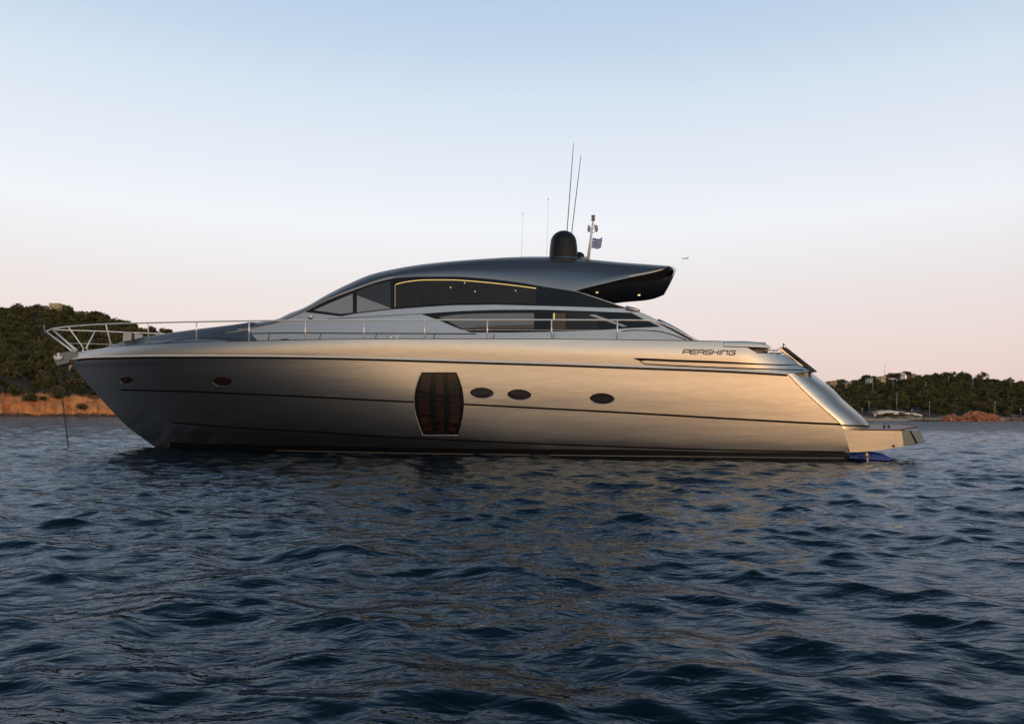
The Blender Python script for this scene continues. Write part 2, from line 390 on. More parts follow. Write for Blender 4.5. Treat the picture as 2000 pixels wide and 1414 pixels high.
mb.add([p0, p1, p1+Vector((0, 0, .3)), p0+Vector((0, 0, .3))], [(0, 1, 2, 3)]); mb.build('coaming_liner', M_line, yacht, False)

# stern quarter panel, wrapping from the hull side into the transom
out_px = line([(724.5, 1582), (742, 1604), (759, 1626), (783, 1649), (800, 1669), (816, 1686), (833, 1699.5)])
edge_px = line([(729.5, 1538), (733, 1541), (767, 1574), (797, 1607), (827.5, 1641), (830, 1643)])
rows = []; NV, NU = 16, 12
for i in range(NV):
    v = i/(NV-1); ye = 730.5+v*(829.5-730.5); yo = 725.5+v*(831.3-725.5)
    P0 = hit(edge_px(ye), ye, T, .003); P2 = on_t(out_px(yo), yo, 1.78)
    C = Vector((P0.x+(P2.x-P0.x)*.50, P0.y+.008, P0.z+(P2.z-P0.z)*.48))
    rows.append([P0*(1-u)**2+C*2*u*(1-u)+P2*u*u for u in frange(0, 1, NU)])
mb = MB(); mb.grid(rows); mb.grid([[mir(p) for p in r] for r in rows], flip=True)
mb.grid([[r[-1], Vector((r[-1].x-.1, 0, r[-1].z)), mir(r[-1])] for r in rows])
quarter = mb.build('stern_quarter', M_hull, yacht, auto=40)
cap = [[r for r in rows[0]], [Vector((p.x+.12, p.y-.25, p.z+.05)) for p in rows[0]]]
low = [rows[-1][j] for j in range(NU)]
mb = MB(); lo2 = [Vector((p.x, p.y+.006, p.z-.03)) for p in low]; up2 = [Vector((p.x, p.y+.006, p.z+.006)) for p in low]
mb.grid([lo2, up2]); mb.grid([[mir(p) for p in r] for r in (lo2, up2)], flip=True); mb.build('panel_seam', M_seam, quarter)
eg = [r[0]+Vector((0, .006, 0)) for r in rows]; mb = MB(); mb.tube(eg, .007, 6); mb.tube([mir(p) for p in eg], .007, 6); mb.build('panel_seam', M_seam, quarter)
low_skirt = [[Vector((p.x, p.y-.02, p.z-.03)) for p in low], [Vector((p.x, p.y-.02, .66)) for p in low]]
mb = MB(); mb.grid(low_skirt, flip=True); mb.grid([[mir(p) for p in r] for r in low_skirt]); mb.build('transom_skirt', M_hull, quarter)
# aft fin bars running down from the coaming
def bar(name, a0, a1, b0, b1, t0, t1, m):
    A = [on_t(*a0, t0), on_t(*a1, t0), on_t(*b1, t0), on_t(*b0, t0)]
    mb = MB()
    for s_ in (1, -1):
        V = [Vector((p.x, s_*p.y, p.z)) for p in A]+[Vector((p.x, s_*(p.y-(t0-t1)), p.z)) for p in A]
        mb.add(V, [(0, 1, 2, 3), (7, 6, 5, 4), (0, 4, 5, 1), (1, 5, 6, 2), (2, 6, 7, 3), (3, 7, 4, 0)])
    return mb.build(name, m, yacht, smooth=False)
bar('stern_fin', (1524, 678.3), (1536, 678.3), (1597, 726), (1586, 728), 2.12, 1.96, M_fin)
bar('fin_trim', (1518, 680), (1525, 679.5), (1570, 715.5), (1562, 713), 2.16, 2.10, M_hull)
mb = MB()
for s_ in (1, -1):
    a = on_t(1530, 680, 1.9); b2 = on_t(1530, 670.5, 1.9); c2 = on_t(1533.5, 675, 1.9)
    q = [Vector((p.x, p.y*s_, p.z)) for p in (a, b2, c2)]; mb.tube(q, .014, 6)
mb.build('flagstaff_socket', M_fin, yacht)

# swim platform
side_t = line([(1643, 833.5), (1649, 839), (1683, 839.8), (1726, 842), (1762, 843.2)])
side_b = line([(1600, 883), (1660, 883), (1692, 882), (1726.5, 878), (1750, 874.6), (1764, 871.6)])
TP = 2.585
near = [(on_t(x, side_t(x), TP), on_t(x+d, side_b(x+d), TP-.028)) for x, d in ((1646, 14), (1660, 8), (1683, 6), (1705, 5), (1726, 4), (1745, 3), (1761, 4))]
f1 = (on_t(1777, 840.4, 2.02), on_t(1790, 865.6, 2.0)); f2 = (on_t(1779, 840.8, 2.03), on_t(1792.5, 865.4, 2.02)); f3 = (on_t(1796, 840, 1.55), on_t(1808.5, 864.3, 1.5))
zt = near[3][0].z
aft0 = (Vector((f3[0].x-.10, .8, zt)), Vector((f3[1].x-.1, .8, f3[1].z))); aft1 = (Vector((f3[0].x-.13, 0, zt)), Vector((f3[1].x-.13, 0, f3[1].z)))
half = near+[f1, f2, f3, aft0, aft1]
half = [(Vector((a.x, a.y, a.z if i < 2 else zt-.01*min(i, 6)*0)), b_) for i, (a, b_) in enumerate(half)]
mb = MB()
ring = half+[(mir(a), mir(b_)) for a, b_ in half[::-1][1:]]
for i in range(len(ring)-1):
    (a, b_), (c, d) = ring[i], ring[i+1]; m_ = a*.5+b_*.5; n_ = c*.5+d*.5
    mb.add([a, b_, d, c], [(0, 1, 2, 3)])
nr = len(ring)
mb.add([p[0] for p in ring], [tuple(range(nr))]); mb.add([p[1] for p in ring], [tuple(range(nr))[::-1]])
plat = mb.build('swim_platform', M_hull, yacht, auto=20)
ins = []
for a, _ in ring[1:-1]:
    ins.append(Vector((max(a.x+(.04 if a.x < -1 else 0), a.x), a.y*.975, zt+.006+.11*(1-(a.y/2.6)**2))))
cen = sum(ins, Vector())/len(ins); cen.z = zt+.122
mb = MB(); mb.add(ins+[cen], [(i, (i+1) % len(ins), len(ins)) for i in range(len(ins))]); mb.build('teak_deck', M_teak, plat, False)
mb = MB(); mb.tube([p+Vector((0, 0, .004)) for p in ins], .018, 6); mb.build('deck_rim', mat('dark_teak_rim', (.10, .055, .035), .5), plat)
mb = MB()
for px in (1727, 1736):
    for sg in (1, -1):
        mb = MB(); p = on_t(px, 838.5, 1.6); mb.tube([Vector((p.x, sg*1.6, zt)), Vector((p.x, sg*1.6, zt+.12))], .03, 8); mb.build('deck_fitting', M_fin, plat)
mb = MB(); mb.tube([f1[0]+Vector((0, .01, -.01)), f1[1]+Vector((0, .012, .01))], .02, 6); mb.build('panel_seam', M_seam, plat)
p = on_t(1746, 871, TP); mb = MB(); mb.lathe((p.x, TP-.02, p.z), [(0, .0), (.03, 0), (.03, .02), (0, .02)], 12, axis=Vector((0, 1, 0))); mb.build('drain_outlet', mat('drain_bronze', (.2, .08, .04), .4), plat)
# surface drive under the platform
dr = MB(); c0 = on_t(1650, 901, 1.55); c1 = on_t(1738, 903, 1.55)
dr.tube([Vector((c0.x+.3, 1.55, .05)), Vector((c0.x, 1.55, .09)), Vector((c0.x*.6+c1.x*.4, 1.55, .08)), Vector((c0.x*.2+c1.x*.8, 1.55, .05)), Vector((c1.x, 1.55, .0))], [.13, .15, .15, .11, .05], 14)
q = [Vector(v) for v in ((c0.x, 1.2, .10), (c0.x, 1.9, .10), (c1.x+.1, 1.85, .05), (c1.x+.1, 1.25, .05))]
dr.add(q+[v-Vector((0, 0, .06)) for v in q], [(0, 1, 2, 3), (7, 6, 5, 4), (0, 4, 5, 1), (1, 5, 6, 2), (2, 6, 7, 3), (3, 7, 4, 0)])
drive = dr.build('stern_drive', M_blue, yacht, auto=40)
p = on_t(1691, 881, 2.05); q = on_t(1695, 908, 2.05); mb = MB(); mb.tube([p, p*.5+q*.5], .045, 10); mb.tube([p*.5+q*.5, q], .028, 10); mb.build('trim_ram', M_chrome, drive)

# fore deck, cambered from the deck edge up to the centre line
crown_px = [(150, 686.5), (167, 685), (182, 683), (196, 678.8), (210, 674.5), (234, 667), (256, 662), (278, 657.5), (300, 654.6), (343, 648), (399, 641), (480, 633), (541, 626), (600, 618)]
cp = [on_t(x, y, .3) for x, y in crown_px]; zcrown = pchip([p.x for p in cp], [p.z for p in cp])
smooth = lambda a, b, x: (lambda t: t*t*(3-2*t))(min(max((x-a)/(b-a), 0), 1))
sh = [(x, hit(x, SHEER(x), T)) for x in [140, 144, 149, 155, 162, 172, 185, 200]+X(215, 480, 36)]
rows = []
NQ = 26
for x, p in sh:
    row = []
    for j in range(2*NQ+1):
        k = (NQ-j)/NQ; t = p.y*abs(k)**.9*(1 if k >= 0 else -1); q = 1-abs(t)/max(p.y, 1e-4)
        fx = smooth(330, 500, x); h = (.22-.14*fx)*smooth(0, .12, q)+(.78+.14*fx)*smooth(.06+.24*fx, .78-.32*fx, q); h *= (.70+.30*min(q*1.15, 1))*(1-.75*smooth(452, 482, x))
        zc = max(zcrown(p.x)-.12*smooth(445, 480, x), p.z-.02); row.append(Vector((p.x, t*.998, p.z-.006+(zc-p.z+.006)*h)))
    rows.append(row)
mb = MB(); mb.grid(rows, flip=True); fdk = mb.build('foredeck', M_deck, yacht)
from mathutils.bvhtree import BVHTree
bv = BVHTree.FromPolygons([Vector(v) for v in mb.v], mb.f)
def on_deck(px, py):
    h_ = bv.ray_cast(CO, ray(px, py).normalized()); return h_[0]
cr = line([(316, 671), (340, 665.5), (365, 662), (392, 660.2), (420, 660), (446, 661.5), (470, 664)])
q = [on_deck(x, cr(x)) for x in X(318, 468, 24)]; q = [p for p in q if p is not None]
if len(q) > 4:
    mb = MB(); mb.tube(q, [.004]+[.013]*(len(q)-2)+[.004], 6); mb.build('deck_crease_shadow', M_fin, fdk)  # dark tube drawn in place of the shadow along the scalloped crease
# flat main deck below
dk = [hit(x, SHEER(x), T) for x in X(560, 1405, 20)]+[Vector((saft(zr(1.5)), 2.3, hit(1405, SHEER(1405), T).z))]
mb = MB(); mb.grid([[Vector((p.x, p.y-.06, p.z-.25)) for p in dk], [Vector((p.x, -p.y+.06, p.z-.25)) for p in dk]], flip=True); mb.build('main_deck', M_teak, yacht)

# ------------------------------------------------------------------ cabin
def C(s, z):
    return 2.05-.80*min(max((s-7)/9.5, 0), 1)**2-.24*(z-2.9)
BT = line([(440, 644), (470, 642), (500, 638.3), (541, 630.3), (596, 608.5), (636, 588), (691, 566.5), (746, 548.5), (779, 542), (830, 540), (880, 540), (946, 544), (1012, 551.5), (1067, 560.5), (1123, 569.5), (1223, 602), (1250, 609.5), (1290, 628), (1330, 647), (1369, 667)])
xs = X(464, 1120, 74)+X(1130, 1366, 26)
BB = lambda x: 668.0
g = strip(BT, BB, xs, C, 0.0, 14); mb = MB(); mb.grid(g); mb.grid([[mir(p) for p in r] for r in g], flip=True)
cabin = mb.build('cabin_side', M_cabin, yacht)
# step line round the cabin base
stepl = line([(420, 653), (480, 651), (560, 649.8), (700, 650.4), (900, 651.2), (1000, 651.6), (1120, 650)])
sheet('cabin_groove', lambda x: stepl(x)-.2, lambda x: stepl(x)+1.6, X(474, 930, 40), C, .006, M_seam, cabin, 1)
for px in (524, 624, 733, 847, 963, 1080):
    a, b_ = hit(px+2, 652, C, .008), hit(px-1, 668, C, .008); mb = MB(); mb.tube([a, b_], .008, 6); mb.build('panel_joint', M_fin, cabin)
st2 = line([(640, 623), (700, 620), (760, 616.5), (823, 613)])
sheet('cabin_groove', lambda x: st2(x)-.5, lambda x: st2(x)+.4, X(640, 823, 14), C, .006, M_fin, cabin, 1)
# scalloped crease low on the fore deck
# upper window band
WT = line([(596, 608.6), (636, 588), (691, 566.8), (746, 548.5), (779, 542.4), (830, 540.2), (880, 540.2), (946, 544), (1012, 551.5), (1067, 560.8), (1122, 569.5), (1223, 601.6)])
WB = line([(596, 609.4), (666, 617.8), (693, 612.4), (764, 604.4), (830, 599.5), (880, 596.3), (968, 595), (1045, 597), (1122, 599), (1223, 602.4)], False)
band = sheet('upper_window', WT, WB, [596.5]+X(604, 664, 9)+[666, 669]+X(680, 1220, 64), C, .008, M_black, yacht, 4)
p1t = line([(614, 605.6), (640, 594), (690, 573.2)]); p1b = line([(614, 606.6), (667, 613.2), (689, 610.8)], False)
sheet('window_pane', p1t, p1b, [614]+X(620, 660, 6)+[667, 674, 682, 689], C, .014, M_glassl, band, 3)
p2t = line([(697, 577), (764, 602)]); p2b = line([(696.5, 610.3), (764, 602.8)])
sheet('window_pane', p2t, p2b, X(697, 763, 8), C, .014, M_glassl, band, 3)
p2u = line([(697, 569), (720, 560.5), (763, 549)]); sheet('window_pane', p2u, lambda x: p2t(x)-.3, X(697, 763, 8), C, .014, mat('dark_tinted_glass', (.035, .033, .033), .08), band, 3)
LED = [(771, 600), (772.4, 556), (790, 551.3), (834, 547), (880, 547), (917, 549), (968, 553.7), (1010, 558.5), (1047, 563.4)]
p3t = line([(772, 555), (790, 550.6), (834, 546.3), (880, 546.3), (917, 548.2), (968, 553), (1010, 557.8), (1047, 562.8)])
p3b = lambda x: WB(x)-3.2
sheet('window_pane', p3t, p3b, X(772, 1047, 30), C, .014, M_glassd, band, 3)
led = line(LED[1:]); mb = MB(); mb.tube([hit(x, led(x), C, .020) for x in X(772.4, 1047, 40)], .011, 6); mb.build('led_strip', M_led, band)
mb = MB(); mb.tube([hit(771.6, y, C, .018) for y in X(557, 600, 8)], .006, 6); mb.build('led_strip', mat('led_dim', (.5, .4, .2), .4, emit=(1, .72, .3), es=.35), band)
for x, y in ((880, 561.5), (907.5, 552.8), (928, 569.6), (1007, 568)):
    mb = MB(); p = hit(x, y, C, .018); mb.lathe(p, [(.0, -.016), (.011, -.011), (.016, 0), (.011, .011), (0, .016)], 10); mb.build('downlight', mat('lamp_small', (.9, .8, .6), .4, emit=(1, .85, .6), es=.55), band)
# lower window band
LT = line([(823, 613), (860, 610.2), (900, 607.6), (968, 605.2), (1056, 605), (1144, 607.6), (1232, 611), (1258, 623.5), (1289, 637.6)], False)
LB = line([(823, 613.6), (854, 624), (877, 634), (900, 643), (920, 649.2), (1000, 649.4), (1067, 648), (1166, 645), (1232, 640.6), (1289, 638.2)], False)
lowb = sheet('lower_window', LT, LB, [823, 830, 840, 854, 865, 877, 890, 900, 910, 920]+X(935, 1225, 30)+[1232, 1245, 1258, 1270, 1280, 1288], C, .008, M_black, yacht, 4)
at = line([(858, 619), (900, 614), (970, 612), (1044, 611.6)]); ab = line([(858, 619.8), (868, 624), (905, 643), (1044, 643)], False)
sheet('window_pane', at, ab, [858, 863, 868, 880, 893, 905]+X(920, 1043, 10), C, .014, M_glassm, lowb, 3)
ab1 = lambda x: ab(x)-.2; at1 = line([(903, 641.5), (950, 637), (1043, 634.5)])
sheet('deck_reflection', at1, ab1, X(906, 1043, 10), C, .018, mat('brown_reflection', (.10, .065, .045), .3), lowb, 1)  # brown strip painted over the pane as the deck's reflection
sheet('curtain', lambda x: 611.5, lambda x: 643, X(1078, 1105, 8), C, .014, M_curtain, lowb, 2)
sheet('window_pane', lambda x: 611, lambda x: 644.5, X(1107, 1168, 8), C, .014, M_glassd, lowb, 2)
mb = MB(); p = hit(1082.3, 612, C, .022); q = hit(1082, 624, C, .022); mb.tube([p, q], .014, 8); mb.build('wall_lamp', M_led, lowb)
mb = MB()
a = [hit(*p, C, .020) for p in ((1150, 615.5), (1160, 614), (1225, 637), (1216, 638.5))]; mb.add(a, [(0, 1, 2, 3)]); mb.build('stair_rail', mat('stair_pale', (.42, .42, .43), .35), lowb, False)
# bright trims along the aft end of the cabin
mb = MB()
for pts, r_ in (([(1123, 568.6), (1150, 577), (1190, 590.5), (1223, 601.4)], .012), ([(1232, 610.5), (1258, 623.2), (1274, 630)], .012)):
    q = [hit(*p, C, .016) for p in pts]; mb.tube(q, r_, 6); mb.tube([mir(p) for p in q], r_, 6)
mb.build('window_trim', M_chrome, cabin)
mb = MB(); wing = [(1284, 626.5), (1300, 634), (1320, 644.5), (1340, 656), (1353, 664)]
q = [hit(*p, C, .01) for p in wing]; mb.tube(q, [.05, .06, .06, .055, .04], 10); mb.tube([mir(p) for p in q], .055, 10); mb.build('cabin_wing', M_steel, cabin)
mb = MB(); q = [hit(*p, C, .0) for p in ((1222, 602), (1240, 605.5), (1250, 607.5))]; mb.tube(q, [.06, .055, .03], 10); mb.tube([mir(p) for p in q], [.06, .055, .03], 10); mb.build('band_end', M_cabin, cabin)
arch = line([(1205, 648), (1240, 645), (1280, 646.5), (1310, 653), (1340, 664)])
mb = MB(); mb.tube([hit(x, arch(x), C, .004) for x in X(1215, 1340, 16)], .012, 6); mb.build('panel_joint', M_fin, cabin)

# ------------------------------------------------------------------ hardtop
RS = line([(440, 637.2), (470, 634), (500, 630), (541, 623.5), (566, 612), (592, 602), (636, 577), (680, 555), (724, 536.5), (768, 526), (812, 518.3), (856, 513), (900, 509), (945, 505.7), (990, 503), (1040, 501.6), (1090, 501.8), (1140, 506), (1210, 512.5), (1265, 516.5), (1306, 519.4)])
RT = line([(440, 640), (470, 636), (500, 631.5), (541, 625), (592, 604), (636, 580), (680, 558.5), (724, 540.5), (768, 530), (812, 522), (856, 517), (900, 513), (968, 510.3), (1034, 510.5), (1100, 513.3), (1200, 518), (1306, 520.2)])
RC = line([(440, 645), (470, 641), (500, 636), (541, 627.5), (592, 607), (636, 584), (702, 556.5), (768, 536), (834, 528), (880, 525.5), (946, 527), (1012, 530.6), (1100, 537), (1166, 541), (1223, 534), (1283, 525.5), (1306, 520.6)])
RB = line([(440, 653), (470, 648), (500, 640), (541, 630.5), (596, 609), (636, 588.2), (691, 566.8), (746, 548.7), (779, 542.3), (830, 540.3), (880, 540.3), (946, 544.2), (1012, 551.7), (1067, 561), (1121, 569.4), (1130, 566.4), (1171, 556), (1223, 543.5), (1283, 530.5), (1300, 524.5), (1306, 521)], True)
xs = X(440, 1100, 80)+[1110, 1116, 1121, 1125, 1130]+X(1140, 1306, 24)
def roofcol(x):
    pB = hit(x, RB(x), C, .004)
    pC = hit(x, RC(x), C, -.03)
    pT = on_t(x, RT(x), pC.y-.42); pS = on_t(x, RS(x), .35)
    # blend T->S through a soft shoulder
    pm = on_t(x, RT(x)*.45+RS(x)*.55, (pT.y*.62+.35*.38)); cen = Vector((pS.x, 0, pS.z+.012))
    pBm = hit(x, RB(x)*.5+RC(x)*.5, C, .012)
    pTm = on_t(x, RC(x)*.45+RT(x)*.55, pC.y-.17)
    return [pB, pBm, pC, pTm, pT, pm, pS, cen]
cols = [roofcol(x) for x in xs]
cols = [c+[mir(p) for p in c[::-1][1:]] for c in cols]
# rounded dark aft lip
last = cols[-1]; tB = last[0].y
def lip(p, d, dz):
    k = 1-(p.y/tB)**2; return Vector((p.x-d*(.75+.45*k), p.y, p.z-dz))
lips = [[Vector(p) for p in last]]+[[lip(p, d, dz) for p in last] for d, dz in ((.07, .015), (.135, .06), (.165, .12), (.15, .18), (.10, .22))]
mb = MB(); mb.grid(cols)
roof = mb.build('hardtop', M_roof, yacht, auto=35)
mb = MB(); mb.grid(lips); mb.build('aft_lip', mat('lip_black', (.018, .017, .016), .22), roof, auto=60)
q = [(p+Vector((-.012, 0, .004))) for p in last]; mb = MB(); mb.tube(q, .008, 6); mb.build('lip_trim', M_steel, roof)
# soffit under the overhang
sxs = X(1123, 1302, 22); sof = []
for x in sxs:
    p = hit(x, RB(x), C, -.01); ks = (1.0, .9, .7, .4, 0, -.4, -.7, -.9, -1.0)
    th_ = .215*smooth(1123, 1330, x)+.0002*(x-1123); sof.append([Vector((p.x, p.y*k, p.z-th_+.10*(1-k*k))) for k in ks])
lastp = sof[-1]; lc = lips[-1]; ys_ = [p.y for p in lc][::-1]
sof.append([Vector((float(np.interp(p.y, ys_, [v.x for v in lc][::-1])), p.y, float(np.interp(p.y, ys_, [v.z for v in lc][::-1])))) for p in lastp])
rim_ = [[hit(x, RB(x), C, -.004) for x in sxs], [c[0] for c in sof[:-1]]]; mbr = MB(); mbr.grid(rim_); mbr.grid([[mir(p) for p in r] for r in rim_], flip=True)
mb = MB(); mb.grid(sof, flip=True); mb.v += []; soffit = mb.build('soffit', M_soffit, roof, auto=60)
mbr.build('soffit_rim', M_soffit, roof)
for px, py in ((1166, 571.5), (1248, 577)):
    z = 4.0
    for _ in range(30):
        p = on_z(px, py, z); zs = np.interp(-p.x, [-c[4].x for c in sof[:-1]], [c[4].z for c in sof[:-1]]); tB_ = np.interp(-p.x, [-c[0].x for c in sof[:-1]], [c[0].y for c in sof[:-1]])
        zz = zs-.10*(min(abs(p.y)/tB_, 1))**2; z = .6*z+.4*zz
    p = on_z(px, py, z-.015); mb = MB(); mb.lathe(p, [(.0, -.012), (.03, -.010), (.036, .0), (.036, .02)], 14); mb.build('downlight', M_lamp, soffit)
# aft saloon bulkhead of dark glass
sb = on_t(1128, 600, 0).x; zt_ = hit(1128, RB(1128), C).z; mb = MB(); mb.box((sb+.35, 0, (zt_+2.4)/2), (.03, 1.66, (zt_-2.4)/2)); mb.build('aft_bulkhead', M_black, yacht, False)
# roof fittings
dome_c = on_t(1100.5, 503, 0); zb = dome_c.z-.02; sc_ = dome_c
fpx = F/( (CO-dome_c).length*1.0 )
rr = 26/fpx
mb = MB(); H = 52/fpx
prof = [(rr*1.04, 0), (rr*1.03, H*.25), (rr*1.0, H*.42), (rr*.965, H*.55)]+[(rr*.965*math.cos(a), H*.55+(H*.45)*math.sin(a)) for a in frange(.12, math.pi/2-.02, 10)]+[(0.0, H)]
mb.lathe((dome_c.x, 0, zb), prof, 40); rad = mb.build('radome', M_rad, roof)
mb = MB(); mb.lathe((dome_c.x, 0, zb-.12), [(rr*1.35, 0), (rr*1.18, .07), (rr*1.08, .13), (0, .13)], 36); mb.build('radome_base', M_roof, roof)
mb = MB(); d2 = on_t(1131, 503, -.3); mb.lathe((d2.x, -.3, d2.z-.05), [(.16, 0), (.155, .08)]+[(.15*math.cos(a), .08+.12*math.sin(a)) for a in frange(.1, 1.5, 6)]+[(0, .2)], 20); mb.build('satellite_dome', M_rad, roof)
mb = MB(); d3 = on_t(1140, 506, .1); mb.box((d3.x, .1, d3.z), (.09, .05, .05)); mb.build('horn', M_grey, roof)
v0 = [(1078, 510.3), (1090, 507.6), (1100, 506.8), (1112, 508), (1122, 511.6), (1108, 512.4), (1092, 511.6)]
mb = MB(); q = [on_t(x, y, 1.0) for x, y in v0]; q = [Vector((p.x, p.y, p.z+.02)) for p in q]; mb.add(q+[Vector((p.x, p.y-.12, p.z-.02)) for p in q], [tuple(range(7))]+[(i, (i+1) % 7, 7+(i+1) % 7, 7+i) for i in range(7)]); mb.build('roof_vent', M_black, roof, False)
for a, b_, r_, t_ in (((1107.5, 452), (1120.2, 280), .013, -.55), ((1116.5, 456), (1134.8, 303), .013, -.75)):
    p, q = on_t(*a, t_), on_t(*b_, t_); p0 = p+(p-q)*.18
    mb = MB(); mb.tube([p0, p, p*.5+q*.5, q], [.02, r_, r_*.95, r_*.6], 8); mb.build('whip_antenna', M_ant, roof)
for a, b_ in (((1018.2, 504), (1021.6, 420)), ((1067.6, 503), (1071, 391))):
    p, q = on_t(*a, -.9), on_t(*b_, -.9); mb = MB(); mb.tube([p, q], [.0045, .003], 6); mb.lathe(q, [(0, -.01), (.012, 0), (.012, .05), (0, .06)], 8); mb.build('wire_antenna', M_white, roof)
# light mast
ma, mc = on_t(1148.5, 509, -.2), on_t(1158.3, 432, -.2)
mb = MB(); mb.tube([ma, mc], [.045, .022], 10)
mast = mb.build('light_mast', M_white, roof)
def P(x, y, t=-.2): return on_t(x, y, t)
mb = MB(); mb.lathe(P(1158.6, 432), [(.03, 0), (.055, .02), (.055, .07), (.045, .075), (.045, .11), (.056, .115), (.056, .155), (0, .16)], 16); mb.build('anchor_light', mat('nav_lens', (.5, .42, .4), .3, noise=(60, (.05, .03, .03))), mast)
mb = MB(); mb.tube([P(1149.3, 445.5), P(1157, 447), P(1166, 445.5)], .016, 8); mb.tube([P(1150, 448), P(1153, 453.5), P(1157, 455.5), P(1161, 453.5), P(1165, 448)], .012, 8); mb.build('yard_bracket', M_white, mast)
for x in (1150.3, 1165):
    mb = MB(); mb.lathe(P(x, 450), [(.015, -.05), (.045, 0), (.045, .06), (.035, .07), (.035, .11), (.04, .13), (0, .14)], 12); mb.build('navigation_light', M_grey, mast)
mb = MB(); mb.tube([P(1161.5, 444), P(1161.5, 438)], .02, 8); mb.build('siren', M_white, mast)
mb = MB(); q = hit(607, 618.5, C, .05); mb.lathe(q, [(0, -.05), (.035, -.04), (.05, 0), (.035, .04), (0, .05)], 14); mb.tube([q-Vector((0, .1, .0)), q], .02, 8); mb.build('searchlight', M_chrome, yacht)
mb = MB(); q = hit(1.0*606, 622.5, C, .0); mb.lathe(q, [(.05, -.02), (.05, .02), (0, .02)], 12); mb.build('searchlight_base', M_fin, yacht)

# ------------------------------------------------------------------ portholes and hull window
def porthole(cx, cy, hw, hh, tilt):
    n = 40; ol = []; il = []
    for i in range(n):
        a = 2*math.pi*i/n; c, s_ = math.cos(a), math.sin(a)
        x = hw*c; y = hh*math.copysign(abs(s_)**1.12, s_)*1.0
        ol.append((cx+x, cy+y+tilt*x)); il.append((cx+x*.88, cy+y*.84+tilt*x))
    o_ = [hit(*p, T, .004) for p in ol]; m_ = [hit(*p, T, .014) for p in ol]; i_ = [hit(cx+(p[0]-cx)*1.0, p[1], T, .012) for p in il]; g_ = [hit(*p, T, .006) for p in il]
    mb = MB(); rows = [o_, m_, i_, g_]; V = [p for r in rows for p in r]
    mb.add(V, [(k*n+j, k*n+(j+1) % n, (k+1)*n+(j+1) % n, (k+1)*n+j) for k in range(3) for j in range(n)])
    fr = mb.build('porthole', M_seam, yacht)
    mb = MB(); cpt = hit(cx, cy, T, .006); mb.add(g_+[cpt], [(j, (j+1) % n, n) for j in range(n)]); mb.build('pane', M_port, fr)
    lo = [m_[j] for j in range(int(n*.02), int(n*.5))] if True else []
    mb = MB(); mb.tube([p+Vector((0, .002, 0)) for p in lo], .006, 6); mb.build('rim', M_steel, fr)
for a in ((247, 743.5, 12.5, 7, .06), (434.5, 745.8, 19, 9, .05), (941, 767.3, 23, 10.4, .02), (1014, 770.8, 23.3, 10.4, .03), (1176, 778.4, 24.2, 10.6, .03)): porthole(*a)
wl_ = line([(727, 823), (740, 817.5), (760, 811.5), (783, 808.8), (800, 810), (825, 816.5), (850, 826)]); wr_ = line([(727, 891.5), (740, 897), (760, 903), (786, 906), (805, 904.8), (830, 900), (850, 894)])
def barrel(f0, f1, y0, y1, off, nx=8, ny=22, inset=0.0):
    return [[hit(wl_(y)+inset+(wr_(y)-wl_(y)-2*inset)*(f0+(f1-f0)*i/nx), y, T, off) for i in range(nx+1)] for y in frange(y0, y1, ny)]
mb = MB(); mb.grid(barrel(0, 1, 727, 850, .007), flip=True); hw_ = mb.build('hull_window', M_black, yacht)
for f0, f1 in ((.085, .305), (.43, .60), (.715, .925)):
    mb = MB(); mb.grid(barrel(f0, f1, 732, 846, .012, 4), flip=True); mb.build('window_pane', mat('hull_glass_reflections', (.004, .003, .003), .06, 0, 0, .5, noise=(3.4, (.040, .015, .007), (.9, .9, 6.0))), hw_)  # brown streaks in the glass colour stand in for ripple reflections
mb = MB(); ring_ = [hit(wl_(y), y, T, .008) for y in frange(727, 850, 20)]+[hit(wl_(850)+(wr_(850)-wl_(850))*k/6, 850, T, .008) for k in range(1, 7)]
mb.tube(ring_, .012, 6); mb.build('window_rim', M_steel, hw_)

# ------------------------------------------------------------------ bow gear
plate_px = [(102.5, 694), (120, 689), (138, 685.8), (150, 688), (150, 700), (134, 704), (135, 708), (112, 714), (104, 700)]
mb = MB()
for t0 in (.16,):
    A = [on_t(x, y, t0) for x, y in plate_px]; n = len(A)
    mb.add(A+[mir(p) for p in A], [tuple(range(n)), tuple(range(n, 2*n))[::-1]]+[(i, (i+1) % n, n+(i+1) % n, n+i) for i in range(n)])
roller = mb.build('bow_roller', mat('galvanised_plate', (.26, .26, .255), .5, .7), yacht, False)
mb = MB()
sk = [on_t(x, y, .20) for x, y in ((114, 689.5), (114.3, 696), (114, 700.5))]; mb.tube(sk, .035, 8)
fl = [on_t(x, y, .20) for x, y in ((106.5, 695.5), (109, 699.5), (114, 701), (118.5, 699.5), (120.5, 695.5))]; mb.tube(fl, [.02, .05, .055, .05, .02], 8)
anchor = mb.build('anchor', M_white, roller)
mb = MB(); q = [on_t(x, y, .14) for x, y in ((139, 686), (146, 690), (143, 700), (135, 702.5))]; mb.add(q+[mir(p) for p in q], [(0, 1, 2, 3), (7, 6, 5, 4), (0, 4, 5, 1), (1, 5, 6, 2), (2, 6, 7, 3), (3, 7, 4, 0)]); mb.build('stem_cap', M_line, yacht, False)
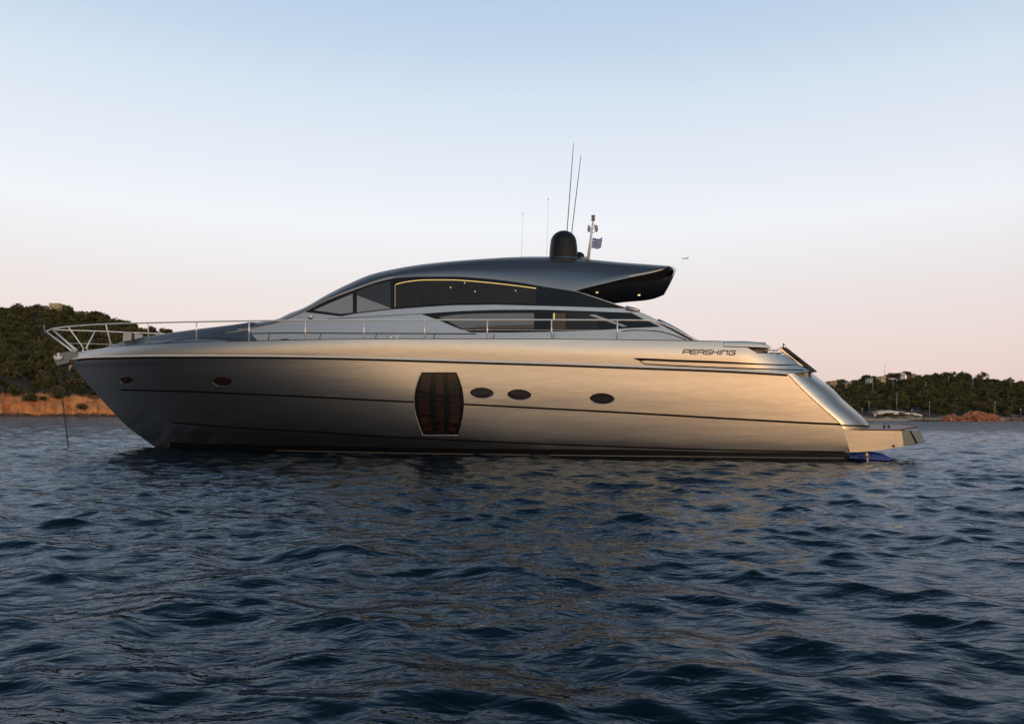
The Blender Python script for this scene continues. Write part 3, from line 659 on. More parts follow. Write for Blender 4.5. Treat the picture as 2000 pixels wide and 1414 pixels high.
# windlass locker lid standing open
mb = MB(); q = [on_t(x, y, .35) for x, y in ((240.6, 648.3), (256.5, 648.3), (256.5, 664), (240, 667))]; mb.add(q+[Vector((p.x-.0, p.y-.05, p.z)) for p in q], [(0, 1, 2, 3), (7, 6, 5, 4), (0, 4, 5, 1), (1, 5, 6, 2), (2, 6, 7, 3), (3, 7, 4, 0)])
q = [on_t(x, y, .35) for x, y in ((262.5, 650), (277.5, 653.6), (277.5, 662), (262.5, 664))]; mb.add(q+[Vector((p.x, p.y-.05, p.z)) for p in q], [(0, 1, 2, 3), (7, 6, 5, 4), (0, 4, 5, 1), (1, 5, 6, 2), (2, 6, 7, 3), (3, 7, 4, 0)])
q = [on_t(x, y, .33) for x, y in ((256.5, 650), (262.5, 650.5), (262.5, 664), (256.5, 664))]; lid = mb.build('locker_lid', mat('lid_grey', (.46, .45, .43), .5), yacht, False)
mb = MB(); mb.add(q, [(0, 1, 2, 3)]); mb.build('lid_hinge', M_fin, lid, False)
# guard rail
RAILT = line([(86, 650), (92, 646.3), (102, 642.8), (118, 640), (133, 638.2), (170, 635.3), (205, 633.3), (288, 630.8), (384, 628.6), (480, 627), (600, 625.8), (711, 625.3), (829, 625), (952, 624.8), (1077, 624.9), (1206, 625.2), (1272, 626)])
def Rt(s, z):                                           # rail stands over the deck edge, flaring out past the stem
    sb_ = sstem(2.5)+.62; u = min(max((sb_-s)/11.6, 0), 1)
    return max(2.42*(1-(1-u)**2.5), .0)+.10*min(max((sb_-s)/.3, 0), 1)
rail = [hit(x, RAILT(x), Rt) for x in [90, 94, 100, 108, 118, 133, 150, 170, 205, 245]+X(288, 1272, 40)]
tail = [hit(x, y, lambda s, z: 2.42) for x, y in ((1283, 628.6), (1295, 632.4), (1310, 639), (1325, 646.5), (1340, 654.5), (1355, 662.5), (1362, 666.5))]
tip = Vector((rail[0].x+.05, 0, rail[0].z-.02))
mb = MB(); full = [mir(p) for p in (rail+tail)[::-1]]+[tip]+rail+tail; mb.tube(full, .020, 8); rl = mb.build('guard_rail', M_chrome, yacht)
stn = [((101.5, 643.3), (146, 683), (146, 690.5)), ((89.5, 649), (139.5, 685.5), (140.5, 693)), ((133.4, 638.5), (162.5, 679.5), (162, 687)), ((206.5, 633.5), (216, 671), (215.3, 680)), ((288.5, 631), None, (290.6, 675)), ((383.7, 628.8), None, (384, 670)),
       ((486.8, 627), None, (486, 667)), ((596.7, 626), None, (595.5, 664.5)), ((711, 625.5), None, (710.3, 663)), ((829.5, 625), None, (828.8, 663)), ((952, 625), None, (951.5, 663)), ((1077, 625), None, (1077.5, 663)), ((1205.7, 625.3), None, (1205.5, 664.5))]
for k, (a, m_, b_) in enumerate(stn):
    p = hit(*a, Rt) if k != 1 else rail[0]; q = hit(*b_, T, -.05)
    path = [p]
    if m_: path += [hit(*m_, lambda s, z: max(T(s, min(z, zr(s)+.3))-.04, .05))]
    path.append(q); path = path
    for sgn in (1, -1):
        if k > 6 and sgn < 0 and k % 1: continue
        mb = MB(); mb.tube([Vector((v.x, v.y*sgn, v.z)) for v in path], .019, 8); mb.build('stanchion', M_chrome, rl)
mb = MB(); wp = [hit(x, 645.3-.6*math.sin((x-711)/494*3.14), Rt, -.02) for x in X(711, 1205.5, 24)]; mb.tube(wp, .006, 6); mb.tube([mir(p) for p in wp], .006, 6)
fw = [Vector((p.x, -p.y*.93, p.z-.40)) for p in rail[3:12]]; mb.build('guard_wire', M_chrome, rl); mb = MB(); mb.tube(fw, .008, 6); mb.build('guard_wire', M_chrome, rl)
mb = MB(); mb.tube([tip, tip+Vector((.02, 0, .24))], .010, 6); mb.build('jack_staff', M_line, rl)
for px in (765, 778):
    pass
mb = MB()
for px in (763.5, 774.5):
    q = hit(px, 663.5, T, -.12); mb.tube([q, q+Vector((0, 0, .10))], .022, 8)
a, b_ = hit(755, 656, T, -.12), hit(783, 656, T, -.12); mb.tube([a, b_], .016, 8); mb.build('midship_cleat', M_chrome, yacht)
# small dark vent on the cabin foot
q = [hit(545, 664, C, .02), hit(553, 661.8, C, .02), hit(561, 661.8, C, .02), hit(568, 664, C, .02)]; mb = MB(); mb.add(q, [(0, 1, 2, 3)]); mb.build('deck_vent', M_seam, yacht, False)

# ------------------------------------------------------------------ anchor chain
ca = on_t(113.5, 712, 0); cb = on_t(136, 871.5, 0)
def W(p): return ORG+U*p[0]+NN*p[1]+Vector((0, 0, p[2]))
mb = MB(); A_, B_ = W(ca), W(cb); B_.z = -.3; nl = 46
for i in range(nl):
    f0 = i/nl; f1 = (i+1)/nl; d = (B_-A_)/nl; c = A_+(B_-A_)*(f0+f1)/2; ax = d.normalized(); sd_ = ax.orthogonal().normalized()
    if i % 2: sd_ = ax.cross(sd_)
    loop = [c+ax*(d.length*.62*math.cos(t))+sd_*(.021*math.sin(t)) for t in frange(0, 2*math.pi, 13)]
    mb.tube(loop, .010, 5, cap=False)
ch = mb.build('anchor_chain', M_chain); tag(ch, 'thin dark anchor chain hanging from the yacht bow into the water', 'anchor chain')
ch.data.transform(Matrix.Translation(-A_)); ch.location = A_

# ------------------------------------------------------------------ flag
M_fb = mat('flag_blue', (.022, .06, .36), .7); M_fw = mat('flag_white', (.62, .62, .70), .7)
fa, fb_ = W(P(1157.2, 465.5)), W(P(1154.7, 485)); fr_ = W(P(1177.0, 468))
mb = MB(); nx, ny = 27, 18; ux = (fr_-fa); ux.z = 0; uy = fb_-fa
grid = []
for j in range(ny+1):
    row = []
    for i in range(nx+1):
        a, b_ = i/nx, j/ny; p = fa+ux*a+uy*b_+Vector((0, .05*math.sin(a*7+b_*1.2)*a, -.035*math.sin(a*3.0+.4)*a*1.1+.012*math.sin(a*8))); row.append(p)
    grid.append(row)
V = [p for r in grid for p in r]; Fc = []; mi = []
for j in range(ny):
    for i in range(nx):
        Fc.append((j*(nx+1)+i, j*(nx+1)+i+1, (j+1)*(nx+1)+i+1, (j+1)*(nx+1)+i))
        st = j//2; m_ = st % 2
        if i < 10 and j < 10: m_ = 1 if (4 <= i < 6 or 4 <= j < 6) else 0
        mi.append(m_)
fl_ = mesh('flag', V, Fc, None, None, True, None, [M_fb, M_fw], mi); tag(fl_, 'small blue and white striped Greek flag flying from the yacht light mast', 'flag')
fl_.data.transform(Matrix.Translation(-fa)); fl_.location = fa

# ------------------------------------------------------------------ water
def build_water():
    ra = []; r_ = .9
    while r_ < 9: ra.append(r_); r_ += .022+.0012*r_
    while r_ < 70: ra.append(r_); r_ *= 1.0042
    while r_ < 420: ra.append(r_); r_ *= 1.005
    while r_ < 9000: ra.append(r_); r_ *= 1.12
    ra = np.array(ra)
    th = np.concatenate([np.linspace(-46, 46, 760), np.linspace(46, 314, 90)[1:-1]])*math.pi/180
    dth = np.gradient(th); dth[dth < 0] = .0021
    Rr, Th = np.meshgrid(ra, th, indexing='ij')
    Xg = Rr*np.sin(Th); Yg = Rr*np.cos(Th)
    sp_ = np.maximum(np.gradient(ra)[:, None], Rr*np.abs(dth)[None, :]*.5)
    Z = np.zeros_like(Xg); DX = np.zeros_like(Xg); DY = np.zeros_like(Xg)
    g_ = np.random.default_rng(23)
    lams = np.exp(np.concatenate([g_.uniform(math.log(.15), math.log(1.7), 150), g_.uniform(math.log(1.7), math.log(7), 22)]))
    for lam in lams:
        wd = math.pi*.5+g_.normal(0, .62)+(.25 if g_.random() < .5 else -.45)
        k = 2*math.pi/lam; kx, ky = k*math.cos(wd), k*math.sin(wd)
        slope = .0285*(1.0 if lam < .7 else (.7/lam)**.75)
        A = slope/k*g_.uniform(.5, 1.4); ph = g_.uniform(0, 6.283)
        att = np.clip((lam/sp_-2.5)/3.0, 0, 1)
        # patches of calmer and rougher water
        env = .75+.35*np.sin(Xg*.31+Yg*.17+ph)*np.sin(Yg*.23-Xg*.11+ph*2)
        arg = kx*Xg+ky*Yg+ph; A = A*att*env
        Z += A*np.cos(arg); DX -= A*kx/k*np.sin(arg)*1.1; DY -= A*ky/k*np.sin(arg)*1.1
    X2 = Xg+DX; Y2 = Yg+DY
    nR, nT = Xg.shape
    V = np.stack([X2, Y2, Z], -1).reshape(-1, 3)
    i = np.arange(nR-1)[:, None]*nT; j = np.arange(nT)[None, :]; j2 = (j+1) % nT
    Fq = np.stack([i+j, i+j2, i+nT+j2, i+nT+j], -1).reshape(-1, 4)
    nv = len(V); V = np.vstack([V, [[0, 0, 0]]])
    me = bpy.data.meshes.new('water'); nf = len(Fq); tri = np.stack([np.full(nT, nv), (np.arange(nT)+1) % nT, np.arange(nT)], -1)
    me.vertices.add(len(V)); me.vertices.foreach_set('co', V.astype(np.float32).ravel())
    me.loops.add(nf*4+nT*3); me.loops.foreach_set('vertex_index', np.concatenate([Fq.ravel(), tri.ravel()]).astype(np.int32))
    me.polygons.add(nf+nT); me.polygons.foreach_set('loop_start', np.concatenate([np.arange(nf)*4, nf*4+np.arange(nT)*3]).astype(np.int32))
    me.update(calc_edges=True); me.validate(); print('water up', sum(me.polygons[k].normal.z > 0 for k in range(0, 60000, 600)))
    me.polygons.foreach_set('use_smooth', np.ones(len(me.polygons), bool))
    o = bpy.data.objects.new('water', me); COL.objects.link(o); o['kind'] = 'structure'
    m = bpy.data.materials.new('sea_water'); m.use_nodes = True; t = m.node_tree; p = t.nodes['Principled BSDF']
    p.inputs['Base Color'].default_value = (.0016, .0065, .0125, 1); p.inputs['Roughness'].default_value = .07; p.inputs['IOR'].default_value = 1.333
    co = t.nodes.new('ShaderNodeTexCoord'); hs_ = None
    prev = None
    for sc_, dist, st in ((7.0, .014, (.7, 1.5, 1)), (1.5, .03, (.7, 1.4, 1)), (19, .003, (.8, 1.4, 1))):
        mp = t.nodes.new('ShaderNodeMapping'); mp.inputs['Scale'].default_value = st
        nz = t.nodes.new('ShaderNodeTexNoise'); nz.inputs['Scale'].default_value = sc_; nz.inputs['Detail'].default_value = 2.0; nz.inputs['Distortion'].default_value = .6
        b = t.nodes.new('ShaderNodeBump'); b.inputs['Distance'].default_value = dist; b.inputs['Strength'].default_value = 1
        t.links.new(co.outputs['Object'], mp.inputs[0]); t.links.new(mp.outputs[0], nz.inputs['Vector']); t.links.new(nz.outputs[0], b.inputs['Height'])
        if sc_ == 1.5:                                   # choppier water farther out, beyond the lee of the yacht
            sy = t.nodes.new('ShaderNodeSeparateXYZ'); t.links.new(co.outputs['Object'], sy.inputs[0])
            mry = t.nodes.new('ShaderNodeMapRange'); mry.inputs[1].default_value = 26; mry.inputs[2].default_value = 110; mry.inputs[3].default_value = .03; mry.inputs[4].default_value = .14
            t.links.new(sy.outputs['Y'], mry.inputs[0]); t.links.new(mry.outputs[0], b.inputs['Distance'])
        if prev: t.links.new(prev.outputs[0], b.inputs['Normal'])
        prev = b
    fr = t.nodes.new('ShaderNodeFresnel'); fr.inputs['IOR'].default_value = 1.333; t.links.new(prev.outputs[0], fr.inputs['Normal'])
    gl = t.nodes.new('ShaderNodeBsdfGlossy'); gl.inputs['Color'].default_value = (.47, .56, .67, 1); gl.inputs['Roughness'].default_value = .03; t.links.new(prev.outputs[0], gl.inputs['Normal'])
    di = t.nodes.new('ShaderNodeBsdfDiffuse'); di.inputs['Color'].default_value = (.0012, .0068, .0112, 1)
    mxs = t.nodes.new('ShaderNodeMixShader'); t.links.new(fr.outputs[0], mxs.inputs[0]); t.links.new(di.outputs[0], mxs.inputs[1]); t.links.new(gl.outputs[0], mxs.inputs[2])
    t.links.new(mxs.outputs[0], t.nodes['Material Output'].inputs['Surface']); t.nodes.remove(p); me.materials.append(m)
build_water()

# ------------------------------------------------------------------ shores
def hz(x): return 806.0+.0065*x
def world(px, py, D):                                   # pixel and depth -> world point
    a = (px-HX)/F; b = (HY-py)/F
    return Vector((a*rt.x+b*up.x, 1.0, a*rt.z+b*up.z))*D+Vector((0, 0, CAMH))
def vnoise(x, y, seed=0):
    s = 0
    r_ = random.Random(seed)
    for k in range(7):
        f = .018*1.75**k; a = r_.uniform(0, 6.28); ph = r_.uniform(0, 6.28); s += math.sin((x*math.cos(a)+y*math.sin(a))*f*6.28+ph)/1.45**k
    return s/2.2
skyL = line([(-900, 640), (-500, 600), (-200, 590), (0, 597), (60, 602), (110, 604), (150, 606), (180, 613), (220, 621), (260, 634), (300, 643), (345, 655), (420, 690), (520, 740), (620, 790), (700, 808)])
skyR = line([(1280, 812), (1400, 792), (1500, 772), (1600, 755), (1640, 748), (1700, 741), (1760, 737), (1800, 737), (1850, 734), (1900, 738), (1950, 744), (2000, 753), (2100, 768), (2300, 780), (2600, 800)])
def terrain(name, sky_, x0, x1, Ds, Dc, cliff, seed, m, nx=420, ny=64):
    rows = []
    for j in range(ny):
        f = (j/(ny-1))**2; row = []
        for i in range(nx):
            px = x0+(x1-x0)*i/(nx-1); dsx = Ds+vnoise(px*.35, 3, seed)*5
            D = dsx-3+(Dc-dsx)*f**1.3 if f < 1 else Dc
            hc = max((hz(px)-sky_(px))/F*Dc+CAMH-1.6, .2)
            q = (D-dsx)/(Dc-dsx); c = cliff(px)
            if q < 0: z = q*60-.3
            else:
                n1 = vnoise(px*3.1, D*.9, seed+5); n2 = vnoise(px*.9, D*.3, seed+8); q2 = q+.012*n1+.018*n2; cl = c*(.55*smooth(0, .022, q2)+.45*smooth(.028, .062, q2))*(1+.10*n1); z = .15+min(cl, hc)+(max(hc-c, 0))*(q**1.05)*(1 if q <= 1 else 1)+vnoise(px*1.3, D, seed+2)*1.0*min(q*6, 1)*min(hc/10, 1)
            row.append(Vector(((px-HX)/F*D, D, z)))
        rows.append(row)
    last = rows[-1]
    rows.append([Vector((p.x*1.25, p.y*1.25, p.z*.9-1)) for p in last]); rows.append([Vector((p.x*2, p.y*2, -1)) for p in last])
    mb = MB(); mb.grid(rows); o = mb.build(name, m); o['kind'] = 'structure'; return o, rows
M_cliff = mat('ochre_earth', (.50, .17, .058), .95, noise=(.22, (.30, .115, .045), (1, 1, 2.2)), bump=(.5, .9, (1, 1, 3)))
M_soil = mat('dry_ground', (.16, .10, .06), .95, noise=(.12, (.07, .06, .03)), bump=(.4, .8))
M_sand = mat('sand', (.55, .38, .25), .95, noise=(.3, (.42, .27, .17)))
def ground_mat(name, low_col, low2, zt0, zt1):
    m = mat(name, low_col, .95, noise=(.25, low2, (1, 1, 2.0)), bump=(.5, .9, (1, 1, 2.5))); t = m.node_tree; p = t.nodes['Principled BSDF']
    src = p.inputs['Base Color'].links[0].from_socket
    co = t.nodes.new('ShaderNodeTexCoord'); sx = t.nodes.new('ShaderNodeSeparateXYZ'); t.links.new(co.outputs['Object'], sx.inputs[0])
    nz = t.nodes.new('ShaderNodeTexNoise'); nz.inputs['Scale'].default_value = .16; nz.inputs['Detail'].default_value = 5; t.links.new(co.outputs['Object'], nz.inputs['Vector'])
    ma_ = t.nodes.new('ShaderNodeMath'); ma_.operation = 'MULTIPLY_ADD'; ma_.inputs[1].default_value = 7; t.links.new(nz.outputs[0], ma_.inputs[0]); t.links.new(sx.outputs['Z'], ma_.inputs[2])
    r_ = t.nodes.new('ShaderNodeMapRange'); r_.inputs[1].default_value = zt0+3.5; r_.inputs[2].default_value = zt1+3.5; t.links.new(ma_.outputs[0], r_.inputs[0])
    mx = t.nodes.new('ShaderNodeMix'); mx.data_type = 'RGBA'; mx.inputs[7].default_value = (.055, .042, .022, 1); t.links.new(src, mx.inputs[6]); t.links.new(r_.outputs[0], mx.inputs[0]); t.links.new(mx.outputs[2], p.inputs['Base Color'])
    return m
cliffL = lambda px: 7.0+1.6*math.sin(px*.021+1)+.9*math.sin(px*.06)
hillL, rowsL = terrain('hill', skyL, -900, 700, 290, 430, cliffL, 3, ground_mat('ochre_hill', (.88, .35, .115), (.46, .20, .085), 7.3, 8.6))
cliffR = lambda px: 1.6
hillR, rowsR = terrain('hill', skyR, 1280, 2600, 330, 470, cliffR, 9, ground_mat('scrub_hill', (.34, .23, .15), (.24, .15, .09), 1.2, 2.4))
def zat(rows, px, D):
    # height of a shore mesh at pixel column px and depth D
    n = len(rows[0]); x = (px-HX)/F
    best = None
    j = min(range(n), key=lambda k: abs(rows[10][k].x/rows[10][k].y-x))
    ys = [r[j].y for r in rows[:-2]]; zs = [r[j].z for r in rows[:-2]]
    return float(np.interp(D, ys, zs))

def surf_depth(rows, px, py):
    # first depth at which a shore mesh is seen at that picture height
    for k in range(280, 470):
        z = zat(rows, px, k)
        if z > .2 and hz(px)-(z-CAMH)*F/k <= py: return float(k)
    return 300.0
# leaves: crowns of small faces
def crown_pts(cx, cy, cz, rx, rz, n, g_, leaf, flat=False):
    """n leaf tufts in lumpy ellipsoid -> (n*4,3) verts"""
    k = max(3, int(n/16)); lob = g_.normal(0, 1, (k, 3)); lob /= np.linalg.norm(lob, axis=1)[:, None]; lob[:, 2] = np.abs(lob[:, 2])*.8-.15
    lob *= .55
    c = lob[g_.integers(0, k, n)]; d = g_.normal(0, 1, (n, 3)); d /= np.linalg.norm(d, axis=1)[:, None]
    p = c+d*(.48*g_.uniform(.55, 1, (n, 1)))
    if flat: p[:, 2] *= .55
    p = p*np.array([rx, rx, rz])+np.array([cx, cy, cz])
    a = g_.normal(0, 1, (n, 3)); a /= np.linalg.norm(a, axis=1)[:, None]; b = np.cross(a, g_.normal(0, 1, (n, 3))); b /= np.linalg.norm(b, axis=1)[:, None]
    s = leaf*g_.uniform(.55, 1.25, (n, 1)); s2 = s*g_.uniform(.5, 1.0, (n, 1))
    return np.stack([p-a*s, p-b*s2, p+a*s, p+b*s2], 1).reshape(-1, 3)
def leaf_mat(name, c1, c2, sc_):
    m = mat(name, c1, .85, spec=.15, noise=(sc_, c2)); return m
M_leafA = leaf_mat('pine_foliage', (.125, .120, .042), (.038, .046, .018), .16)
M_leafB = leaf_mat('scrub_foliage', (.17, .125, .058), (.065, .058, .026), .2)
M_trunk = mat('bark', (.10, .065, .045), .9)
def np_mesh(name, V, nq, m, parent=None):
    me = bpy.data.meshes.new(name); n = len(V)//4
    me.vertices.add(len(V)); me.vertices.foreach_set('co', V.astype(np.float32).ravel())
    me.loops.add(len(V)); me.loops.foreach_set('vertex_index', np.arange(len(V), dtype=np.int32))
    me.polygons.add(n); me.polygons.foreach_set('loop_start', (np.arange(n)*4).astype(np.int32)); me.update(calc_edges=True)
    me.materials.append(m); o = bpy.data.objects.new(name, me); COL.objects.link(o)
    if parent: o.parent = parent
    return o
def forest(name, rows, x0, x1, Ds, Dc, n, seed, label, skip, hmin):
    g_ = np.random.default_rng(seed); parts = [[], []]
    for _ in range(n):
        px = g_.uniform(x0, x1); D = Ds+(Dc-Ds)*g_.uniform(0, 1)**.85
        if skip(px, D): continue
        z = zat(rows, px, D)
        if z < hmin: continue
        r_ = g_.uniform(1.3, 3.0)*(1 if g_.random() > .12 else 1.25); hh = r_*g_.uniform(.75, 1.05)
        x = (px-HX)/F*D
        parts[0 if g_.random() < .72 else 1].append(crown_pts(x, D, z+hh*g_.uniform(.55, 1.0), r_, hh, int(60+40*r_), g_, .42))
    for k, (pl, m_) in enumerate(zip(parts, (M_leafA, M_leafB))):
        o = np_mesh(name if k == 0 else 'scrub', np.vstack(pl), 4, m_)
        tag(o, label if k == 0 else label.replace('pine wood', 'dry scrub'), 'wood' if k == 0 else 'scrub', kind='stuff')
forest('forest', rowsL, -420, 620, 290, 428, 3000, 11, 'dense dark pine wood covering the left hillside above the orange cliff', lambda p, d: False, 6.6)
forest('forest', rowsR, 1380, 2400, 335, 468, 2900, 12, 'dense dark pine wood covering the right hillside behind the beach', lambda p, d: (1715 < p < 1790 and d > 446 and random.random() < .8) or (1665 < p < 1815 and d < 351), 1.75)

def tree(name, px, D, rows, h, r_, flatc, label, cat, m=M_leafA, seed=0, z=None, group=None, trunk=True):
    g_ = np.random.default_rng(seed+int(px)); z = zat(rows, px, D) if z is None else z
    e_ = empty(name, ((px-HX)/F*D, D, z)); tag(e_, label, cat, group)
    if trunk:
        mb = MB(); mb.tube([(0, 0, -.5), (.1*r_, 0, h*.4), (-.05*r_, .1, h*.75)], [.22, .16, .09], 7)
        for a in range(4):
            an = a*1.57+px; mb.tube([(.1*r_*.8, 0, h*.45), (math.cos(an)*r_*.5, math.sin(an)*r_*.5, h*.8)], [.09, .04], 5)
        mb.build('trunk', M_trunk, e_)
    rz = r_*(.5 if flatc else .85); h = h*.8
    np_mesh('crown', crown_pts(0, 0, max(h-rz*.75, rz*.5), r_, rz, int(220+90*r_), g_, .36), 4, m, e_)
    return e_
# trees one can tell apart on the skyline and along the shore
tree('umbrella_pine', 326, 415, rowsL, 6.0, 3.9, True, 'flat topped umbrella pine alone on the ridge just above the yacht bow', 'tree', seed=1)
tree('pine_tree', 243, 418, rowsL, 6.0, 3.6, False, 'broad rounded pine standing above the ridge over the yacht locker lid', 'tree', seed=2)
tree('pine_tree', 258, 420, rowsL, 5.0, 3.0, False, 'smaller pine right of the broad rounded pine on the ridge', 'tree', seed=3)
tree('pine_tree', 190, 424, rowsL, 5, 3, False, 'ridge pine above the first sloping bow stanchion', 'tree', seed=4)
tree('pine_tree', 130, 426, rowsL, 5.5, 3.6, False, 'dark pine right of the cream hilltop building', 'tree', seed=5)
tree('pine_tree', 72, 426, rowsL, 5.5, 3.8, False, 'dark pine left of the cream hilltop building', 'tree', seed=6)
for i, (px, py, r_, lb) in enumerate(((58, 776, 3.2, 'round dark green bush low on the orange cliff face'), (28, 765, 2.4, 'dark bush on the upper lip of the orange cliff, nearest the frame edge'), (112, 772, 2.6, 'dark bush on the orange cliff beside the anchor chain'), (84, 778, 1.4, 'small dry bush in the middle of the orange cliff'), (160, 794, 2.2, 'low grey green shrubs at the foot of the orange cliff'))):
    D = surf_depth(rowsL, px, py+r_*3); tree('bush', px, D-.4*r_, rowsL, r_*1.5, r_, False, lb, 'bush', M_leafB if i > 2 else M_leafA, seed=20+i, z=zat(rowsL, px, D)-r_*.25, trunk=False)
for i, (px, py, h, r_, fl, lb) in enumerate(((1737, 740, 5.5, 3.8, False, 'wide dark pine left of the white hilltop house'), (1724+22, 739, 5.5, 3.4, False, 'dark pine behind the wide pine by the white hilltop house'), (1754, 738, 6.0, 2.2, True, 'slender pine touching the white hilltop house'), (1770, 740, 6.5, 3.2, True, 'umbrella shaped pine between the white house and the reddish house'), (1793, 739, 5, 3.6, False, 'round pine right of the reddish hilltop house'),
                                         (1811, 738, 5.5, 3.6, False, 'second round pine right of the reddish hilltop house'), (1846, 736, 6, 3.5, False, 'highest pine on the right ridge'), (1693, 745, 5, 3.6, True, 'dark pine left of the yellow gabled house'), (1707, 743, 5.2, 2.6, False, 'pine beside the yellow gabled house'), (1885, 741, 5.5, 3.8, False, 'broad pine on the falling end of the right ridge'))):
    tree('pine_tree', px, 455, rowsR, h+1.5, r_*.95, fl, lb, 'tree', seed=40+i)

# ------------------------------------------------------------------ houses on the ridges
M_cream = mat('cream_render', (.62, .48, .27), .9); M_whitew = mat('white_render', (.66, .62, .58), .9); M_tan = mat('tan_stone', (.42, .29, .19), .9, noise=(1.5, (.33, .23, .15)))
M_redw = mat('reddish_render', (.42, .24, .18), .9); M_tile = mat('roof_tiles', (.40, .22, .13), .9); M_win = mat('window_dark', (.03, .03, .035), .2)
def house(name, px, py, D, wd, ht, mwall, mroof, label, gable=True, dp=6.0, nwin=2, rot=0.0):
    p = world(px, py, D); e_ = empty(name, (p.x, D, p.z-.0), rot); tag(e_, label, 'house' if 'house' in name else 'building')
    mb = MB(); mb.box((0, 0, ht/2-1.5), (wd/2, dp/2, ht/2+1.5)); mb.build('wall', mwall, e_, False)
    mb = MB(); o_ = .25
    if gable:
        V = [(-wd/2-o_, -dp/2-o_, ht), (wd/2+o_, -dp/2-o_, ht), (wd/2+o_, dp/2+o_, ht), (-wd/2-o_, dp/2+o_, ht), (0, -dp/2-o_, ht+wd*.28), (0, dp/2+o_, ht+wd*.28)]
        mb.add(V, [(0, 1, 4), (2, 3, 5), (1, 2, 5, 4), (3, 0, 4, 5), (3, 2, 1, 0)])
    else: mb.box((0, 0, ht+.12), (wd/2+.15, dp/2+.15, .12))
    mb.build('roof', mroof, e_, False)
    for k in range(nwin):
        x = (k+.5)/nwin*wd-wd/2; mb = MB(); mb.box((x, -dp/2-.02, ht*.55), (.38, .03, .5)); mb.build('window', M_win, e_, False)
    return e_
house('hilltop_building', 111, 607, 429, 5.2, 3.6, M_cream, M_whitew, 'flat roofed cream building on top of the left ridge', False)
house('hilltop_house', 1720.5, 744, 446, 2.6, 2.1, M_cream, M_cream, 'yellow gabled house on the right ridge', True)
house('hilltop_house', 1697.5, 743.5, 446, 1.6, 1.0, M_whitew, M_whitew, 'low white house left of the yellow gabled house', False, nwin=1)
house('hilltop_house', 1758.5, 739.5, 456, 2.6, 3.2, M_whitew, M_whitew, 'white two storey house among the pines on the right ridge', False)
house('hilltop_house', 1779.5, 739.5, 456, 2.2, 2.6, M_redw, M_redw, 'reddish house beside the umbrella shaped pine on the right ridge', False)
house('hilltop_house', 1624, 754, 440, 4.2, 2.4, M_tan, M_tile, 'tan house partly hidden by the yacht stern', False)
house('hilltop_house', 1650, 752.5, 436, 1.9, 1.0, M_tan, M_tan, 'small tan house with a low roof on the left end of the right ridge', True, nwin=1)
house('hilltop_house', 1656.5, 752, 436, 1.5, 1.4, M_whitew, M_tile, 'narrow pale house next to the small tan house', True, nwin=1)
# beach pavilion with sail canopies
D = 338; base = world(1750, 815, D); pv = empty('beach_pavilion', (base.x, D, base.z)); tag(pv, 'open sided beach pavilion with white sail canopies behind the sand', 'pavilion')
mpx = D/F
mb = MB(); mb.box((-3, 3, 1.2), (7, 2.5, 1.2)); mb.build('wall', M_tan, pv, False)
def canopy(x0, x1, zl, zr_, sag, dep):
    rows = []
    for j in range(5):
        row = []
        for i in range(13):
            a = i/12; b_ = j/4; row.append(Vector((x0+(x1-x0)*a, -2+dep*b_, zl+(zr_-zl)*a+sag*math.sin(a*math.pi)+.5*b_-.25*abs(math.sin(a*math.pi*3)))))
        rows.append(row)
    mb = MB(); mb.grid(rows); mb.grid([[p-Vector((0, 0, .08)) for p in r] for r in rows], flip=True); mb.grid([rows[0], [p-Vector((0, 0, .6)) for p in rows[0]]])
    return mb.build('sail_canopy', mat('canvas', (.85, .74, .60), .8), pv)
canopy(-9, 3, 1.9, 2.2, .7, 6); canopy(-2, 6.5, 2.0, 1.6, .5, 5); canopy(5, 10.5, 1.7, 1.2, .3, 4)
for x in (-8.8, -5, -1.5, 2, 5.8, 10):
    mb = MB(); mb.tube([(x, -1.9, -.6), (x, -1.9, 1.7)], .08, 6); mb.build('post', M_trunk, pv)
p = world(1709, 815.5, 336); e_ = empty('kiosk', (p.x, 336, p.z)); tag(e_, 'tiny white kiosk left of the beach pavilion', 'kiosk')
mb = MB(); mb.box((0, 0, .75), (.55, .5, 1.0)); mb.build('wall', M_whitew, e_, False); mb = MB(); mb.box((0, 0, 1.82), (.68, .62, .07)); mb.build('roof', M_tan, e_, False); mb = MB(); mb.box((.1, -.51, .7), (.25, .02, .6)); mb.build('door', M_win, e_, False)
# sand strip
rows = []
for i in range(40):
    px = 1640+i*9.5; d0 = 327+vnoise(px*.35, 3, 9)*5; rows.append([Vector(((px-HX)/F*d, d, z+.15*vnoise(px, d, 4))) for d, z in ((d0-6, -.5), (d0, .5), (d0+4, 1.0), (d0+9, 1.7), (d0+14, 2.0))])
mb = MB(); mb.grid(rows, flip=True); be = mb.build('beach', M_sand); be['kind'] = 'structure'
